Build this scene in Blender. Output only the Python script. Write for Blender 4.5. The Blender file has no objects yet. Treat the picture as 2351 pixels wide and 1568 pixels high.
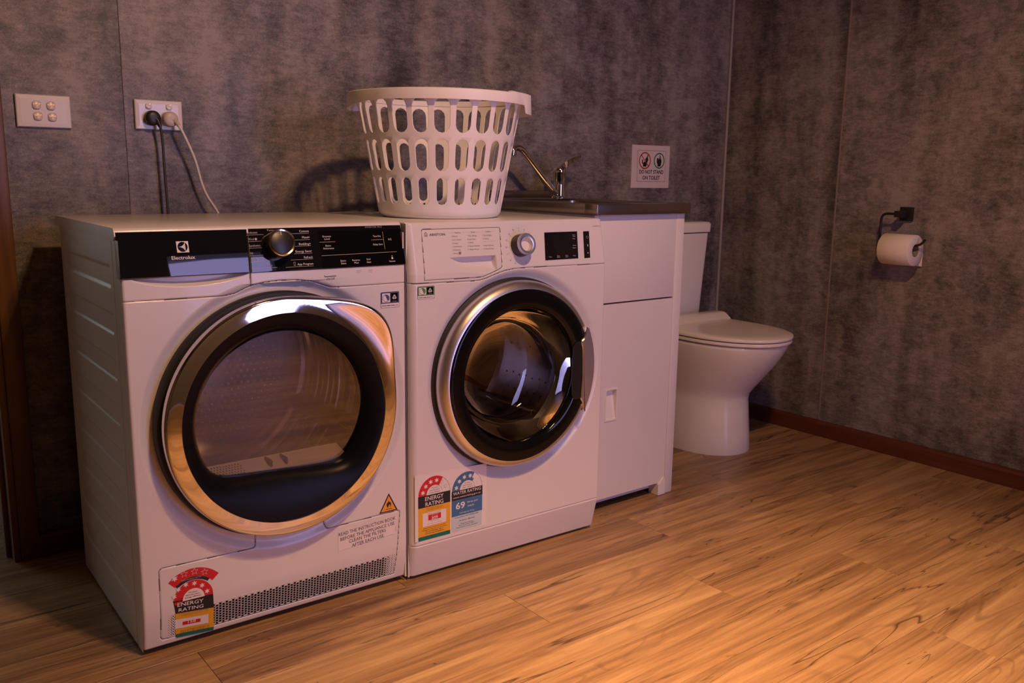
import bpy, bmesh, math, random
import numpy as np
from mathutils import Vector, Matrix
R = math.radians
SC = bpy.context.scene
COL = SC.collection
random.seed(7)

# ------------------------------------------------------------------ camera, world, lights, exposure
cam = bpy.data.cameras.new('camera')
cam.sensor_width = 36.0
cam.lens = 36.0 * 2047.99 / 2351.0
cam.clip_start = 0.02
co = bpy.data.objects.new('camera', cam); COL.objects.link(co)
pan, pit, roll = 0.66384, -0.18457, 0.01453
fw = Vector((math.sin(pan) * math.cos(pit), math.cos(pan) * math.cos(pit), math.sin(pit)))
rt = Vector((math.cos(pan), -math.sin(pan), 0)); up = rt.cross(fw)
r2 = math.cos(roll) * rt + math.sin(roll) * up
u2 = -math.sin(roll) * rt + math.cos(roll) * up
m = Matrix((r2, u2, -fw)).transposed().to_4x4(); m.translation = Vector((-1.5662, -2.3796, 0.9562))
co.matrix_world = m
SC.camera = co
SC.view_settings.view_transform = 'Standard'
SC.view_settings.look = 'None'
SC.view_settings.exposure = 0.0
SC.view_settings.gamma = 1.0
SC.view_settings.use_curve_mapping = False
SC.cycles.use_denoising = True
SC.cycles.max_bounces = 10
SC.cycles.transparent_max_bounces = 12
SC.cycles.caustics_reflective = False
SC.cycles.caustics_refractive = False
SC.cycles.sample_clamp_indirect = 4.0

DAY = (0.60, 0.49, 0.98)          # cool daylight as the camera's warm white balance shows it
WARM = (1.0, 0.54, 0.25)         # warm bulbs
w = bpy.data.worlds.new('world'); SC.world = w; w.use_nodes = True
w.node_tree.nodes['Background'].inputs[0].default_value = (*DAY, 1)
w.node_tree.nodes['Background'].inputs[1].default_value = 1.0

def area(name, loc, rot, sx, sy, power, color):
    l = bpy.data.lights.new(name, 'AREA'); l.shape = 'RECTANGLE'; l.size = sx; l.size_y = sy
    l.energy = power; l.color = color
    o = bpy.data.objects.new(name, l); COL.objects.link(o); o.location = loc; o.rotation_euler = rot
    return o
# daylight through the glazed door behind the camera and through the next room
area('door_daylight', (0.10, -3.63, 1.12), (R(90), 0, R(8)), 0.62, 2.18, 9.2, DAY).data.spread = R(105)
area('passage_daylight', (-2.6, 2.6, 1.5), (R(-90), 0, R(0)), 1.6, 1.6, 14.0, (0.80, 0.82, 0.80))
LAMP = Vector((-0.56, -2.05, 2.34))
SPOTS = [(-0.05, 0.03), (0.05, 0.03), (-0.17, -0.06), (0.17, -0.06)]
for i, (a, b) in enumerate(SPOTS):
    wide = i < 2                                     # two wide bulbs light the whole room, two reflector bulbs make the pool on the floor
    l = bpy.data.lights.new('ceiling_bulb', 'SPOT'); l.color = WARM
    l.energy = 43.0 if wide else 245.0; l.shadow_soft_size = 0.04
    l.spot_size = R(164 if wide else 56); l.spot_blend = 0.5 if wide else 1.0
    o = bpy.data.objects.new('ceiling_bulb', l); COL.objects.link(o)
    o.location = LAMP + Vector((a, b, -0.11))
    d = Vector((0, .25, -2)) if wide else Vector((0.16 + a, 0.44, -2.2)); o.rotation_euler = d.to_track_quat('-Z', 'Y').to_euler()

# ------------------------------------------------------------------ materials
MATS = {}
def pbsdf(name, col, rough=0.5, metal=0.0, **kw):
    if name in MATS: return MATS[name]
    mt = bpy.data.materials.new(name); mt.use_nodes = True
    b = mt.node_tree.nodes['Principled BSDF']
    b.inputs['Base Color'].default_value = (*col, 1)
    b.inputs['Roughness'].default_value = rough
    b.inputs['Metallic'].default_value = metal
    for k, v in kw.items(): b.inputs[k.replace('_', ' ')].default_value = v
    MATS[name] = mt
    return mt
def nodes(mt): return mt.node_tree.nodes, mt.node_tree.links
def speckle(mt, amount=0.04, scale=60, bump=0.0, bscale=300):
    """slight procedural unevenness of colour and surface"""
    N, L = nodes(mt); b = N['Principled BSDF']
    tc = N.new('ShaderNodeTexCoord'); no = N.new('ShaderNodeTexNoise'); no.inputs['Scale'].default_value = scale
    no.inputs['Detail'].default_value = 4
    L.new(tc.outputs['Object'], no.inputs['Vector'])
    mx = N.new('ShaderNodeMix'); mx.data_type = 'RGBA'
    c = b.inputs['Base Color'].default_value
    mx.inputs['A'].default_value = (c[0] * (1 - amount), c[1] * (1 - amount), c[2] * (1 - amount), 1)
    mx.inputs['B'].default_value = (min(1, c[0] * (1 + amount)), min(1, c[1] * (1 + amount)), min(1, c[2] * (1 + amount)), 1)
    L.new(no.outputs['Fac'], mx.inputs['Factor']); L.new(mx.outputs['Result'], b.inputs['Base Color'])
    if bump:
        n2 = N.new('ShaderNodeTexNoise'); n2.inputs['Scale'].default_value = bscale
        bp = N.new('ShaderNodeBump'); bp.inputs['Strength'].default_value = bump; bp.inputs['Distance'].default_value = 0.002
        L.new(tc.outputs['Object'], n2.inputs['Vector']); L.new(n2.outputs['Fac'], bp.inputs['Height'])
        L.new(bp.outputs['Normal'], b.inputs['Normal'])
    return mt

enamel = speckle(pbsdf('white_enamel', (0.75, 0.73, 0.735), 0.32, Coat_Weight=0.3, Coat_Roughness=0.08), 0.015, 20)
side_enamel = speckle(pbsdf('side_enamel', (0.72, 0.71, 0.69), 0.4), 0.02, 20)
plastic_w = speckle(pbsdf('white_plastic', (0.80, 0.78, 0.76), 0.3), 0.015, 30)
fixture_w = speckle(pbsdf('switch_plastic', (0.78, 0.74, 0.73), 0.18), 0.01, 30)
basket_m = speckle(pbsdf('basket_plastic', (0.90, 0.87, 0.88), 0.42, Subsurface_Weight=0.12, Subsurface_Radius=(0.004, 0.003, 0.003)), 0.015, 40)
cab_w = speckle(pbsdf('powder_coat', (0.74, 0.71, 0.71), 0.5), 0.02, 15, 0.05, 700)
ceramic = speckle(pbsdf('ceramic', (0.82, 0.79, 0.76), 0.12, Coat_Weight=0.5), 0.01, 8)
seat_m = speckle(pbsdf('toilet_seat_plastic', (0.84, 0.79, 0.74), 0.2), 0.01, 8)
gloss_k = speckle(pbsdf('black_glass', (0.008, 0.008, 0.011), 0.02, Coat_Weight=0.6, Coat_Roughness=0.01), 0.05, 10)
door_k = speckle(pbsdf('door_black', (0.006, 0.006, 0.008), 0.32, Specular_IOR_Level=0.10), 0.05, 10)
black_p = speckle(pbsdf('black_plastic', (0.012, 0.011, 0.011), 0.35), 0.05, 40)
rubber = speckle(pbsdf('dark_rubber', (0.02, 0.02, 0.022), 0.55), 0.05, 40)
gap_m = pbsdf('joint_shadow_gap', (0.10, 0.09, 0.09), 0.7)
chrome = speckle(pbsdf('chrome', (0.80, 0.78, 0.76), 0.045, 1.0), 0.01, 10)
silver = speckle(pbsdf('satin_silver', (0.74, 0.71, 0.69), 0.36, 1.0), 0.02, 20)
drum_m = speckle(pbsdf('drum_steel', (0.52, 0.46, 0.42), 0.17, 1.0), 0.05, 12)
grey_r = speckle(pbsdf('grey_gasket', (0.10, 0.10, 0.10), 0.35), 0.05, 20)
gold_ring = pbsdf('knob_ring', (0.75, 0.62, 0.42), 0.12, 1.0)
paper = speckle(pbsdf('toilet_paper', (0.82, 0.75, 0.70), 0.9), 0.03, 60, 0.3, 400)
matt_k = speckle(pbsdf('black_iron', (0.012, 0.011, 0.010), 0.4), 0.1, 50)
cord_w = pbsdf('cord_white', (0.72, 0.68, 0.64), 0.45); cord_k = pbsdf('cord_grey', (0.05, 0.05, 0.05), 0.5)
plug_k = pbsdf('plug_black', (0.022, 0.02, 0.018), 0.4); plug_w = pbsdf('plug_cream', (0.62, 0.53, 0.46), 0.4)
# printing inks
INK = {}
for n, c in dict(white=(.82, .80, .78), black=(.012, .012, .014), red=(.62, .012, .02), yellow=(.80, .42, .03), teal=(.0, .16, .14),
                 dgreen=(.0, .10, .075), blue=(.05, .17, .36), lblue=(.55, .66, .74), paper=(.84, .80, .80), orange=(.86, .38, .05), navy=(.07, .075, .17),
                 green=(.09, .26, .06), grey=(.25, .23, .23), lgrey=(.5, .48, .47), gold=(.55, .38, .16), dim=(.30, .28, .28), dark=(.06, .055, .055),
                 signred=(.42, .02, .03), signgreen=(.01, .13, .08), vdark=(.004, .004, .005), label=(.82, .77, .77)).items():
    INK[n] = pbsdf('ink_' + n, c, 0.08 if n == 'vdark' else 0.45)

def glass_mat(name, tint, gl=0.06, rough=0.02):
    mt = bpy.data.materials.new(name); mt.use_nodes = True
    N, L = nodes(mt); N.remove(N['Principled BSDF']); out = N['Material Output']
    tr = N.new('ShaderNodeBsdfTransparent'); tr.inputs[0].default_value = (*tint, 1)
    g = N.new('ShaderNodeBsdfGlossy'); g.inputs['Roughness'].default_value = rough; g.inputs[0].default_value = (.9, .9, .9, 1)
    fr = N.new('ShaderNodeFresnel'); fr.inputs['IOR'].default_value = 1.5
    ml = N.new('ShaderNodeMath'); ml.operation = 'MULTIPLY_ADD'; ml.inputs[1].default_value = 1.0; ml.inputs[2].default_value = gl - .04
    mx = N.new('ShaderNodeMixShader')
    L.new(fr.outputs[0], ml.inputs[0]); L.new(ml.outputs[0], mx.inputs[0]); L.new(tr.outputs[0], mx.inputs[1]); L.new(g.outputs[0], mx.inputs[2])
    L.new(mx.outputs[0], out.inputs['Surface'])
    return mt
dryer_glass = glass_mat('dryer_door_glass', (0.88, 0.83, 0.79), 0.075)
washer_glass = glass_mat('washer_door_glass', (0.74, 0.73, 0.74), 0.06)
pane_glass = glass_mat('window_glass', (0.95, 0.97, 1.0), 0.04)

def ramp(N, stops):
    r = N.new('ShaderNodeValToRGB'); e = r.color_ramp.elements
    e[0].position, e[0].color = stops[0][0], (*stops[0][1], 1)
    e[1].position, e[1].color = stops[-1][0], (*stops[-1][1], 1)
    for p, c in stops[1:-1]:
        x = e.new(p); x.color = (*c, 1)
    return r
def noise(N, L, vec, scale, detail=4, rough=0.6, sv=(1, 1, 1), loc=(0, 0, 0), dist=0.0):
    mp = N.new('ShaderNodeMapping'); mp.inputs['Scale'].default_value = sv; mp.inputs['Location'].default_value = loc
    L.new(vec, mp.inputs['Vector'])
    n = N.new('ShaderNodeTexNoise'); n.inputs['Scale'].default_value = scale; n.inputs['Detail'].default_value = detail
    n.inputs['Roughness'].default_value = rough; n.inputs['Distortion'].default_value = dist
    L.new(mp.outputs[0], n.inputs['Vector'])
    return n.outputs['Fac']
def math_n(N, L, op, a, b):
    x = N.new('ShaderNodeMath'); x.operation = op
    for i, v in enumerate((a, b)):
        if isinstance(v, (int, float)): x.inputs[i].default_value = v
        else: L.new(v, x.inputs[i])
    return x.outputs[0]

def concrete_panel():
    mt = bpy.data.materials.new('concrete_look_panel'); mt.use_nodes = True
    N, L = nodes(mt); b = N['Principled BSDF']
    tc = N.new('ShaderNodeTexCoord'); oi = N.new('ShaderNodeObjectInfo')
    ad = N.new('ShaderNodeVectorMath'); ad.operation = 'ADD'
    sc = N.new('ShaderNodeVectorMath'); sc.operation = 'SCALE'; sc.inputs[0].default_value = (7.1, 7.1, 3.7)
    L.new(oi.outputs['Random'], sc.inputs['Scale'])
    L.new(tc.outputs['Object'], ad.inputs[0]); L.new(sc.outputs[0], ad.inputs[1]); v = ad.outputs[0]
    cloud = noise(N, L, v, 2.6, 6, 0.62, (1, 1, .8))
    streak = noise(N, L, v, 9, 3, 0.5, (1, 1, .07))
    blot = noise(N, L, v, 7.5, 8, 0.72, (1, 1, 1.0), (3, 1, 2), 0.6)
    scratch = noise(N, L, v, 95, 3, 0.7, (.34, .34, 1.25))
    fine = noise(N, L, v, 330, 2, 0.6)
    speck = noise(N, L, v, 26, 5, 0.75, (.8, .8, 1.1), (2, 5, 1), 0.3)
    s = math_n(N, L, 'MULTIPLY', cloud, 0.30)
    for q, k in ((streak, .36), (blot, .36), (speck, .30), (scratch, .24), (fine, .22)):
        s = math_n(N, L, 'ADD', s, math_n(N, L, 'MULTIPLY', q, k))
    rp = ramp(N, [(0.75, (.048, .044, .043)), (0.83, (.115, .106, .105)), (0.90, (.190, .176, .172)), (1.0, (.31, .285, .275))])
    L.new(s, rp.inputs[0])
    hue = noise(N, L, v, 5.0, 4, .6, (1, 1, .5), (11, 4, 6)); hr = ramp(N, [(0.38, (1.0, .95, .84)), (0.62, (.98, .95, 1.02))])
    L.new(math_n(N, L, 'ADD', math_n(N, L, 'MULTIPLY', hue, .8), math_n(N, L, 'MULTIPLY', oi.outputs['Random'], .2)), hr.inputs[0])
    mt_ = N.new('ShaderNodeMix'); mt_.data_type = 'RGBA'; mt_.blend_type = 'MULTIPLY'; mt_.inputs['Factor'].default_value = 1.0
    L.new(rp.outputs[0], mt_.inputs['A']); L.new(hr.outputs[0], mt_.inputs['B']); L.new(mt_.outputs['Result'], b.inputs['Base Color'])
    b.inputs['Roughness'].default_value = 0.48
    bp = N.new('ShaderNodeBump'); bp.inputs['Strength'].default_value = 0.12; bp.inputs['Distance'].default_value = 0.002
    L.new(scratch, bp.inputs['Height']); L.new(bp.outputs[0], b.inputs['Normal'])
    return mt
panel_m = concrete_panel()

def wood(name, dark, mid, light, sx=1.0, sy=14.0, rough=0.38, axis='X', crack=True, rnd=0.35):
    mt = bpy.data.materials.new(name); mt.use_nodes = True
    N, L = nodes(mt); b = N['Principled BSDF']
    tc = N.new('ShaderNodeTexCoord'); oi = N.new('ShaderNodeObjectInfo')
    ad = N.new('ShaderNodeVectorMath'); ad.operation = 'ADD'
    sc = N.new('ShaderNodeVectorMath'); sc.operation = 'SCALE'; sc.inputs[0].default_value = (31.0, 17.0, 23.0)
    L.new(oi.outputs['Random'], sc.inputs['Scale'])
    L.new(tc.outputs['Object'], ad.inputs[0]); L.new(sc.outputs[0], ad.inputs[1]); v = ad.outputs[0]
    S = (lambda a, c: (a, c, c)) if axis == 'X' else ((lambda a, c: (c, c, a)) if axis == 'Z' else (lambda a, c: (c, a, c)))
    warp = noise(N, L, v, 2.2, 3, .5, S(.8, 2.0))
    grain = noise(N, L, v, 3.2 * sx, 6, .62, S(.55, sy * .7), dist=.9)
    fineg = noise(N, L, v, 9 * sx, 4, .6, S(.35, sy))
    big = noise(N, L, v, 1.6, 3, .5, S(.8, 3.0), (5, 2, 1))
    s = math_n(N, L, 'MULTIPLY', grain, .55)
    s = math_n(N, L, 'ADD', s, math_n(N, L, 'MULTIPLY', fineg, .25))
    s = math_n(N, L, 'ADD', s, math_n(N, L, 'MULTIPLY', big, .30))
    s = math_n(N, L, 'ADD', s, math_n(N, L, 'MULTIPLY', math_n(N, L, 'SUBTRACT', oi.outputs['Random'], .5), rnd * .2))
    rp = ramp(N, [(0.36, dark), (0.47, tuple(.5 * (a + c) for a, c in zip(dark, mid))), (0.56, mid), (0.72, light)])
    L.new(s, rp.inputs[0]); col = rp.outputs[0]
    if crack:
        def ink(fac, k, dk):
            x = N.new('ShaderNodeMix'); x.data_type = 'RGBA'; x.inputs['B'].default_value = (dark[0] * dk, dark[1] * dk, dark[2] * dk, 1)
            L.new(math_n(N, L, 'MULTIPLY', fac, k), x.inputs['Factor']); L.new(col, x.inputs['A']); return x.outputs['Result']
        # flame figure: contour lines of a slow stretched noise
        fl = noise(N, L, v, 1.5, 2, .45, S(.55, 4.2), (4, 6, 2), .5)
        sn = math_n(N, L, 'SINE', math_n(N, L, 'MULTIPLY', fl, 120.0), 0.0)
        fr_ = ramp(N, [(0.62, (0, 0, 0)), (0.98, (1, 1, 1))]); L.new(sn, fr_.inputs[0])
        gf = noise(N, L, v, 1.5, 3, .55, S(.9, 3.0), (7, 1, 3)); gg = ramp(N, [(0.50, (0, 0, 0)), (0.62, (1, 1, 1))]); L.new(gf, gg.inputs[0])
        col = ink(math_n(N, L, 'MULTIPLY', fr_.outputs[0], gg.outputs[0]), .42, 1.0)
        # smoky dark patches along the grain
        sm_ = noise(N, L, v, 2.4, 6, .68, S(.7, 4.5), (2, 9, 4), .8); sr = ramp(N, [(0.55, (0, 0, 0)), (0.74, (1, 1, 1))]); L.new(sm_, sr.inputs[0])
        col = ink(sr.outputs[0], .60, .8)
        # thin dark checks
        for lo, wd_, sc_ in (((9, 3, 0), .0042, 1.2), ((1, 14, 5), .0030, 1.9)):
            cr = noise(N, L, v, sc_, 4, .5, S(.42, 6.5), lo, .7)
            k = ramp(N, [(0.5 - wd_ * 1.6, (0, 0, 0)), (0.5, (1, 1, 1)), (0.5 + wd_, (0, 0, 0))]); L.new(cr, k.inputs[0])
            gate = noise(N, L, v, 1.3, 2, .5, S(.8, 2.5), (lo[2], 8, 1)); g = ramp(N, [(0.46, (0, 0, 0)), (0.54, (1, 1, 1))]); L.new(gate, g.inputs[0])
            col = ink(math_n(N, L, 'MULTIPLY', k.outputs[0], g.outputs[0]), .85, .28)
        kn = N.new('ShaderNodeTexVoronoi'); kn.inputs['Scale'].default_value = 1.9
        mp = N.new('ShaderNodeMapping'); mp.inputs['Scale'].default_value = S(1.0, 3.2); L.new(v, mp.inputs[0]); L.new(mp.outputs[0], kn.inputs['Vector'])
        kr = ramp(N, [(0.03, (1, 1, 1)), (0.075, (0, 0, 0))]); L.new(kn.outputs['Distance'], kr.inputs[0])
        m2 = N.new('ShaderNodeMix'); m2.data_type = 'RGBA'; m2.inputs['B'].default_value = (dark[0] * .5, dark[1] * .5, dark[2] * .5, 1)
        L.new(math_n(N, L, 'MULTIPLY', kr.outputs[0], .6), m2.inputs['Factor']); L.new(col, m2.inputs['A']); col = m2.outputs['Result']
    L.new(col, b.inputs['Base Color']); b.inputs['Roughness'].default_value = rough
    bp = N.new('ShaderNodeBump'); bp.inputs['Strength'].default_value = 0.10; bp.inputs['Distance'].default_value = 0.002
    L.new(fineg, bp.inputs['Height']); L.new(bp.outputs[0], b.inputs['Normal'])
    return mt
plank_m = wood('oak_vinyl', (.14, .072, .034), (.37, .222, .108), (.54, .36, .185), sy=11.0, rough=.40)
redwood = wood('red_stained_wood', (.055, .016, .008), (.095, .027, .013), (.14, .042, .020), sy=16, rough=.4, axis='Y', crack=False)
redwood_x = wood('red_stained_wood_x', (.055, .016, .008), (.095, .027, .013), (.14, .042, .020), sy=16, rough=.4, axis='X', crack=False)
doorwood = wood('door_trim_wood', (.065, .030, .012), (.15, .070, .028), (.22, .11, .045), sy=9, rough=.4, axis='Z', crack=False)
wallpaint = speckle(pbsdf('room_paint', (.16, .14, .12), .7), .06, 3)
ceilpaint = speckle(pbsdf('ceiling_paint', (.40, .36, .32), .8), .03, 3)
steel = speckle(pbsdf('stainless_bench', (.40, .35, .31), .26, 1.0), .06, 25)
sub_m = pbsdf('subfloor', (.03, .02, .014), .8)

# ------------------------------------------------------------------ builders
class G:
    """collects geometry for ONE mesh object"""
    def __init__(s): s.V = []; s.F = []; s.M = []
    def add(s, V, F, mi=0):
        b = len(s.V); s.V += [tuple(v) for v in V]; s.F += [tuple(i + b for i in f) for f in F]; s.M += [mi] * len(F)
        return s
    def box(s, x0, x1, y0, y1, z0, z1, bev=0.0, mi=0, seg=2):
        if bev <= 0:
            V = [(x, y, z) for z in (z0, z1) for y in (y0, y1) for x in (x0, x1)]
            F = [(0, 2, 3, 1), (4, 5, 7, 6), (0, 1, 5, 4), (2, 6, 7, 3), (0, 4, 6, 2), (1, 3, 7, 5)]
            return s.add(V, F, mi)
        bm = bmesh.new(); bmesh.ops.create_cube(bm, size=1)
        for v in bm.verts:
            v.co = Vector(((x0 + x1) / 2 + v.co.x * (x1 - x0), (y0 + y1) / 2 + v.co.y * (y1 - y0), (z0 + z1) / 2 + v.co.z * (z1 - z0)))
        bmesh.ops.bevel(bm, geom=bm.edges[:], offset=bev, segments=seg, affect='EDGES', profile=0.5)
        return s.bm(bm, mi)
    def bm(s, bm, mi=0):
        bm.verts.index_update(); s.add([v.co for v in bm.verts], [[v.index for v in f.verts] for f in bm.faces], mi); bm.free(); return s
    def loft(s, rings, cap0=False, cap1=False, mi=0, closed=True):
        n = len(rings[0]); V = [p for r in rings for p in r]; F = []
        for i in range(len(rings) - 1):
            for j in range(n if closed else n - 1):
                k = (j + 1) % n; F.append((i * n + j, i * n + k, (i + 1) * n + k, (i + 1) * n + j))
        if cap0: F.append(tuple(range(n - 1, -1, -1)))
        if cap1: F.append(tuple((len(rings) - 1) * n + j for j in range(n)))
        return s.add(V, F, mi)
    def lathe(s, prof, o, ax, n=48, cap0=False, cap1=False, mi=0):
        """prof: (radius, height along ax)"""
        ax = Vector(ax).normalized(); t = Vector((1, 0, 0)) if abs(ax.x) < .9 else Vector((0, 1, 0))
        e1 = ax.cross(t).normalized(); e2 = ax.cross(e1); o = Vector(o)
        rings = [[o + ax * h + e1 * (r * math.cos(2 * math.pi * j / n)) + e2 * (r * math.sin(2 * math.pi * j / n)) for j in range(n)] for r, h in prof]
        return s.loft(rings, cap0, cap1, mi)
    def tube(s, pts, r, n=10, mi=0, cap=True):
        pts = [Vector(p) for p in pts]; rs = r if isinstance(r, (list, tuple)) else [r] * len(pts)
        rings = []; prev = None
        for i, p in enumerate(pts):
            t = (pts[min(i + 1, len(pts) - 1)] - pts[max(i - 1, 0)]).normalized()
            if prev is None:
                a = Vector((0, 0, 1)) if abs(t.z) < .9 else Vector((1, 0, 0)); e1 = t.cross(a).normalized()
            else: e1 = (prev - t * prev.dot(t)).normalized()
            prev = e1; e2 = t.cross(e1)
            rings.append([p + e1 * (rs[i] * math.cos(2 * math.pi * j / n)) + e2 * (rs[i] * math.sin(2 * math.pi * j / n)) for j in range(n)])
        return s.loft(rings, cap, cap, mi)
    def prism(s, pts, y0, y1, mi=0):
        """polygon (x,z) extruded along y"""
        n = len(pts); V = [(p[0], y0, p[1]) for p in pts] + [(p[0], y1, p[1]) for p in pts]
        F = [tuple(range(n)), tuple(range(2 * n - 1, n - 1, -1))] + [(i, n + i, n + (i + 1) % n, (i + 1) % n) for i in range(n)]
        return s.add(V, F, mi)
    def xf(s, fn): s.V = [tuple(fn(*v)) for v in s.V]; return s
    def build(s, name, mats, parent=None, smooth=True, ang=38, loc=None, recalc=True, label=None, kind=None):
        me = bpy.data.meshes.new(name); me.from_pydata(s.V, [], s.F)
        mats = mats if isinstance(mats, (list, tuple)) else [mats]
        for k in mats: me.materials.append(k)
        if len(mats) > 1: me.polygons.foreach_set('material_index', s.M)
        if recalc:
            b = bmesh.new(); b.from_mesh(me); bmesh.ops.recalc_face_normals(b, faces=b.faces[:]); b.to_mesh(me); b.free()
        if smooth: me.shade_smooth(); me.set_sharp_from_angle(angle=R(ang))
        me.update()
        o = bpy.data.objects.new(name, me); COL.objects.link(o)
        if parent: o.parent = parent
        if loc is not None: o.location = loc
        if label: o['label'] = label
        if kind: o['kind'] = kind
        return o

def thing(name, label, cat, loc=(0, 0, 0), rz=0.0, group=None):
    o = bpy.data.objects.new(name, None); o.empty_display_size = .05; COL.objects.link(o)
    o.location = loc; o.rotation_euler = (0, 0, rz); o['label'] = label; o['category'] = cat
    if group: o['group'] = group
    return o
def tag(o, label, cat, group=None):
    o['label'] = label; o['category'] = cat
    if group: o['group'] = group
    return o
def struct(o): o['kind'] = 'structure'; return o

TX = {}
def text2d(body, bold=0.0):
    k = (body, bold)
    if k not in TX:
        cu = bpy.data.curves.new('lettering', 'FONT'); cu.body = body; cu.size = 1.0; cu.resolution_u = 2; cu.offset = bold; cu.fill_mode = 'FRONT'
        o = bpy.data.objects.new('lettering', cu)
        me = o.to_mesh()
        V = np.array([v.co[:2] for v in me.vertices]) if len(me.vertices) else np.zeros((0, 2)); F = [tuple(p.vertices) for p in me.polygons]
        o.to_mesh_clear(); bpy.data.objects.remove(o); bpy.data.curves.remove(cu)
        TX[k] = (V, F)
    return TX[k]

class Print:
    """flat print (ink layers) laid on a surface given by fmap(u, z, off)"""
    def __init__(s, fmap): s.f = fmap; s.g = G(); s.mats = []
    def mi(s, ink):
        if ink not in s.mats: s.mats.append(ink)
        return s.mats.index(ink)
    def poly(s, pts, ink, layer=1):
        s.g.add([s.f(u, z, layer * .00022) for u, z in pts], [tuple(range(len(pts)))], s.mi(ink))
    def tris(s, V, F, ink, layer=2):
        s.g.add([s.f(u, z, layer * .00022) for u, z in V], F, s.mi(ink))
    def rect(s, u0, z0, u1, z1, ink, layer=1): s.poly([(u0, z0), (u1, z0), (u1, z1), (u0, z1)], ink, layer)
    def rrect(s, u0, z0, u1, z1, r, ink, layer=1):
        P = []
        for cx, cz, a in ((u1 - r, z0 + r, -90), (u1 - r, z1 - r, 0), (u0 + r, z1 - r, 90), (u0 + r, z0 + r, 180)):
            P += [(cx + r * math.cos(R(a + t)), cz + r * math.sin(R(a + t))) for t in (0, 30, 60, 90)]
        s.poly(P, ink, layer)
    def frame(s, u0, z0, u1, z1, t, ink, layer=1):
        s.rect(u0, z0, u1, z0 + t, ink, layer); s.rect(u0, z1 - t, u1, z1, ink, layer); s.rect(u0, z0, u0 + t, z1, ink, layer); s.rect(u1 - t, z0, u1, z1, ink, layer)
    def line(s, a, b, wd, ink, layer=2):
        d = np.array(b) - np.array(a); n = np.array((-d[1], d[0])) / (np.hypot(*d) + 1e-9) * wd / 2
        s.poly([tuple(np.array(a) + n), tuple(np.array(a) - n), tuple(np.array(b) - n), tuple(np.array(b) + n)], ink, layer)
    def arc(s, c, r0, r1, a0, a1, ink, layer=2, n=36, sz=1.0):
        V = []; F = []
        for i in range(n + 1):
            a = R(a0 + (a1 - a0) * i / n); V += [(c[0] + r0 * math.cos(a), c[1] + sz * r0 * math.sin(a)), (c[0] + r1 * math.cos(a), c[1] + sz * r1 * math.sin(a))]
            if i: F.append((2 * i - 2, 2 * i - 1, 2 * i + 1, 2 * i))
        s.tris(V, F, ink, layer)
    def disc(s, c, r, ink, layer=2, n=28): s.poly([(c[0] + r * math.cos(2 * math.pi * i / n), c[1] + r * math.sin(2 * math.pi * i / n)) for i in range(n)], ink, layer)
    def star(s, c, r, ink, layer=3, pts=6, inner=.45, rot=90):
        P = [(c[0] + (r if i % 2 == 0 else r * inner) * math.cos(R(rot + 180 * i / pts)), c[1] + (r if i % 2 == 0 else r * inner) * math.sin(R(rot + 180 * i / pts))) for i in range(2 * pts)]
        s.poly(P, ink, layer)
    def text(s, body, u, z, h, ink, align='L', layer=3, width=None, bold=0.0, rot=0.0):
        """(u,z) = baseline anchor, h = capital height, width = forced width"""
        V, F = text2d(body, bold)
        if len(V) == 0: return
        k = h / 0.70; x0, x1 = V[:, 0].min(), V[:, 0].max(); kx = k
        if width: kx = width / (x1 - x0)
        P = np.c_[(V[:, 0] - x0) * kx, V[:, 1] * k]; wd = (x1 - x0) * kx
        P[:, 0] -= {'L': 0, 'C': wd / 2, 'R': wd}[align]
        if rot:
            c, sn = math.cos(rot), math.sin(rot); P = np.c_[P[:, 0] * c - P[:, 1] * sn, P[:, 0] * sn + P[:, 1] * c]
        s.tris([(u + a, z + b) for a, b in P], F, ink, layer)
    def build(s, name, parent, label=None):
        o = s.g.build(name, [INK[k] for k in s.mats], parent, smooth=False, recalc=False, label=label)
        if name == 'lettering': o['kind'] = 'stuff'
        return o

def heightfield(name, us, zs, vfun, holefun, mats, parent, gapfun=None, label=None):
    """front skin of an appliance: local (u, v(u,z), z); v grows away from the viewer"""
    U, Z = np.meshgrid(us, zs); Vv = vfun(U, Z)
    nz, nu = U.shape
    idx = np.arange(nz * nu).reshape(nz, nu)
    q = np.stack([idx[:-1, :-1], idx[:-1, 1:], idx[1:, 1:], idx[1:, :-1]], -1).reshape(-1, 4)
    uc = (U[:-1, :-1] + U[1:, 1:]).ravel() / 2; zc = (Z[:-1, :-1] + Z[1:, 1:]).ravel() / 2
    keep = ~holefun(uc, zc) if holefun else np.ones(len(q), bool)
    q = q[keep]
    co = np.stack([U.ravel(), Vv.ravel(), Z.ravel()], -1)
    used = np.zeros(len(co), bool); used[q.ravel()] = True
    remap = np.cumsum(used) - 1; q = remap[q]; co = co[used]
    me = bpy.data.meshes.new(name)
    me.vertices.add(len(co)); me.vertices.foreach_set('co', co.astype(np.float32).ravel())
    me.loops.add(q.size); me.loops.foreach_set('vertex_index', q.astype(np.int32).ravel())
    me.polygons.add(len(q)); me.polygons.foreach_set('loop_start', np.arange(0, q.size, 4, dtype=np.int32))
    for k in mats: me.materials.append(k)
    if gapfun is not None:
        me.polygons.foreach_set('material_index', gapfun(uc[keep], zc[keep]).astype(np.int32))
    me.update(calc_edges=True); me.validate(); me.shade_smooth()
    o = bpy.data.objects.new(name, me); COL.objects.link(o); o.parent = parent
    if label: o['label'] = label
    return o
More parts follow.
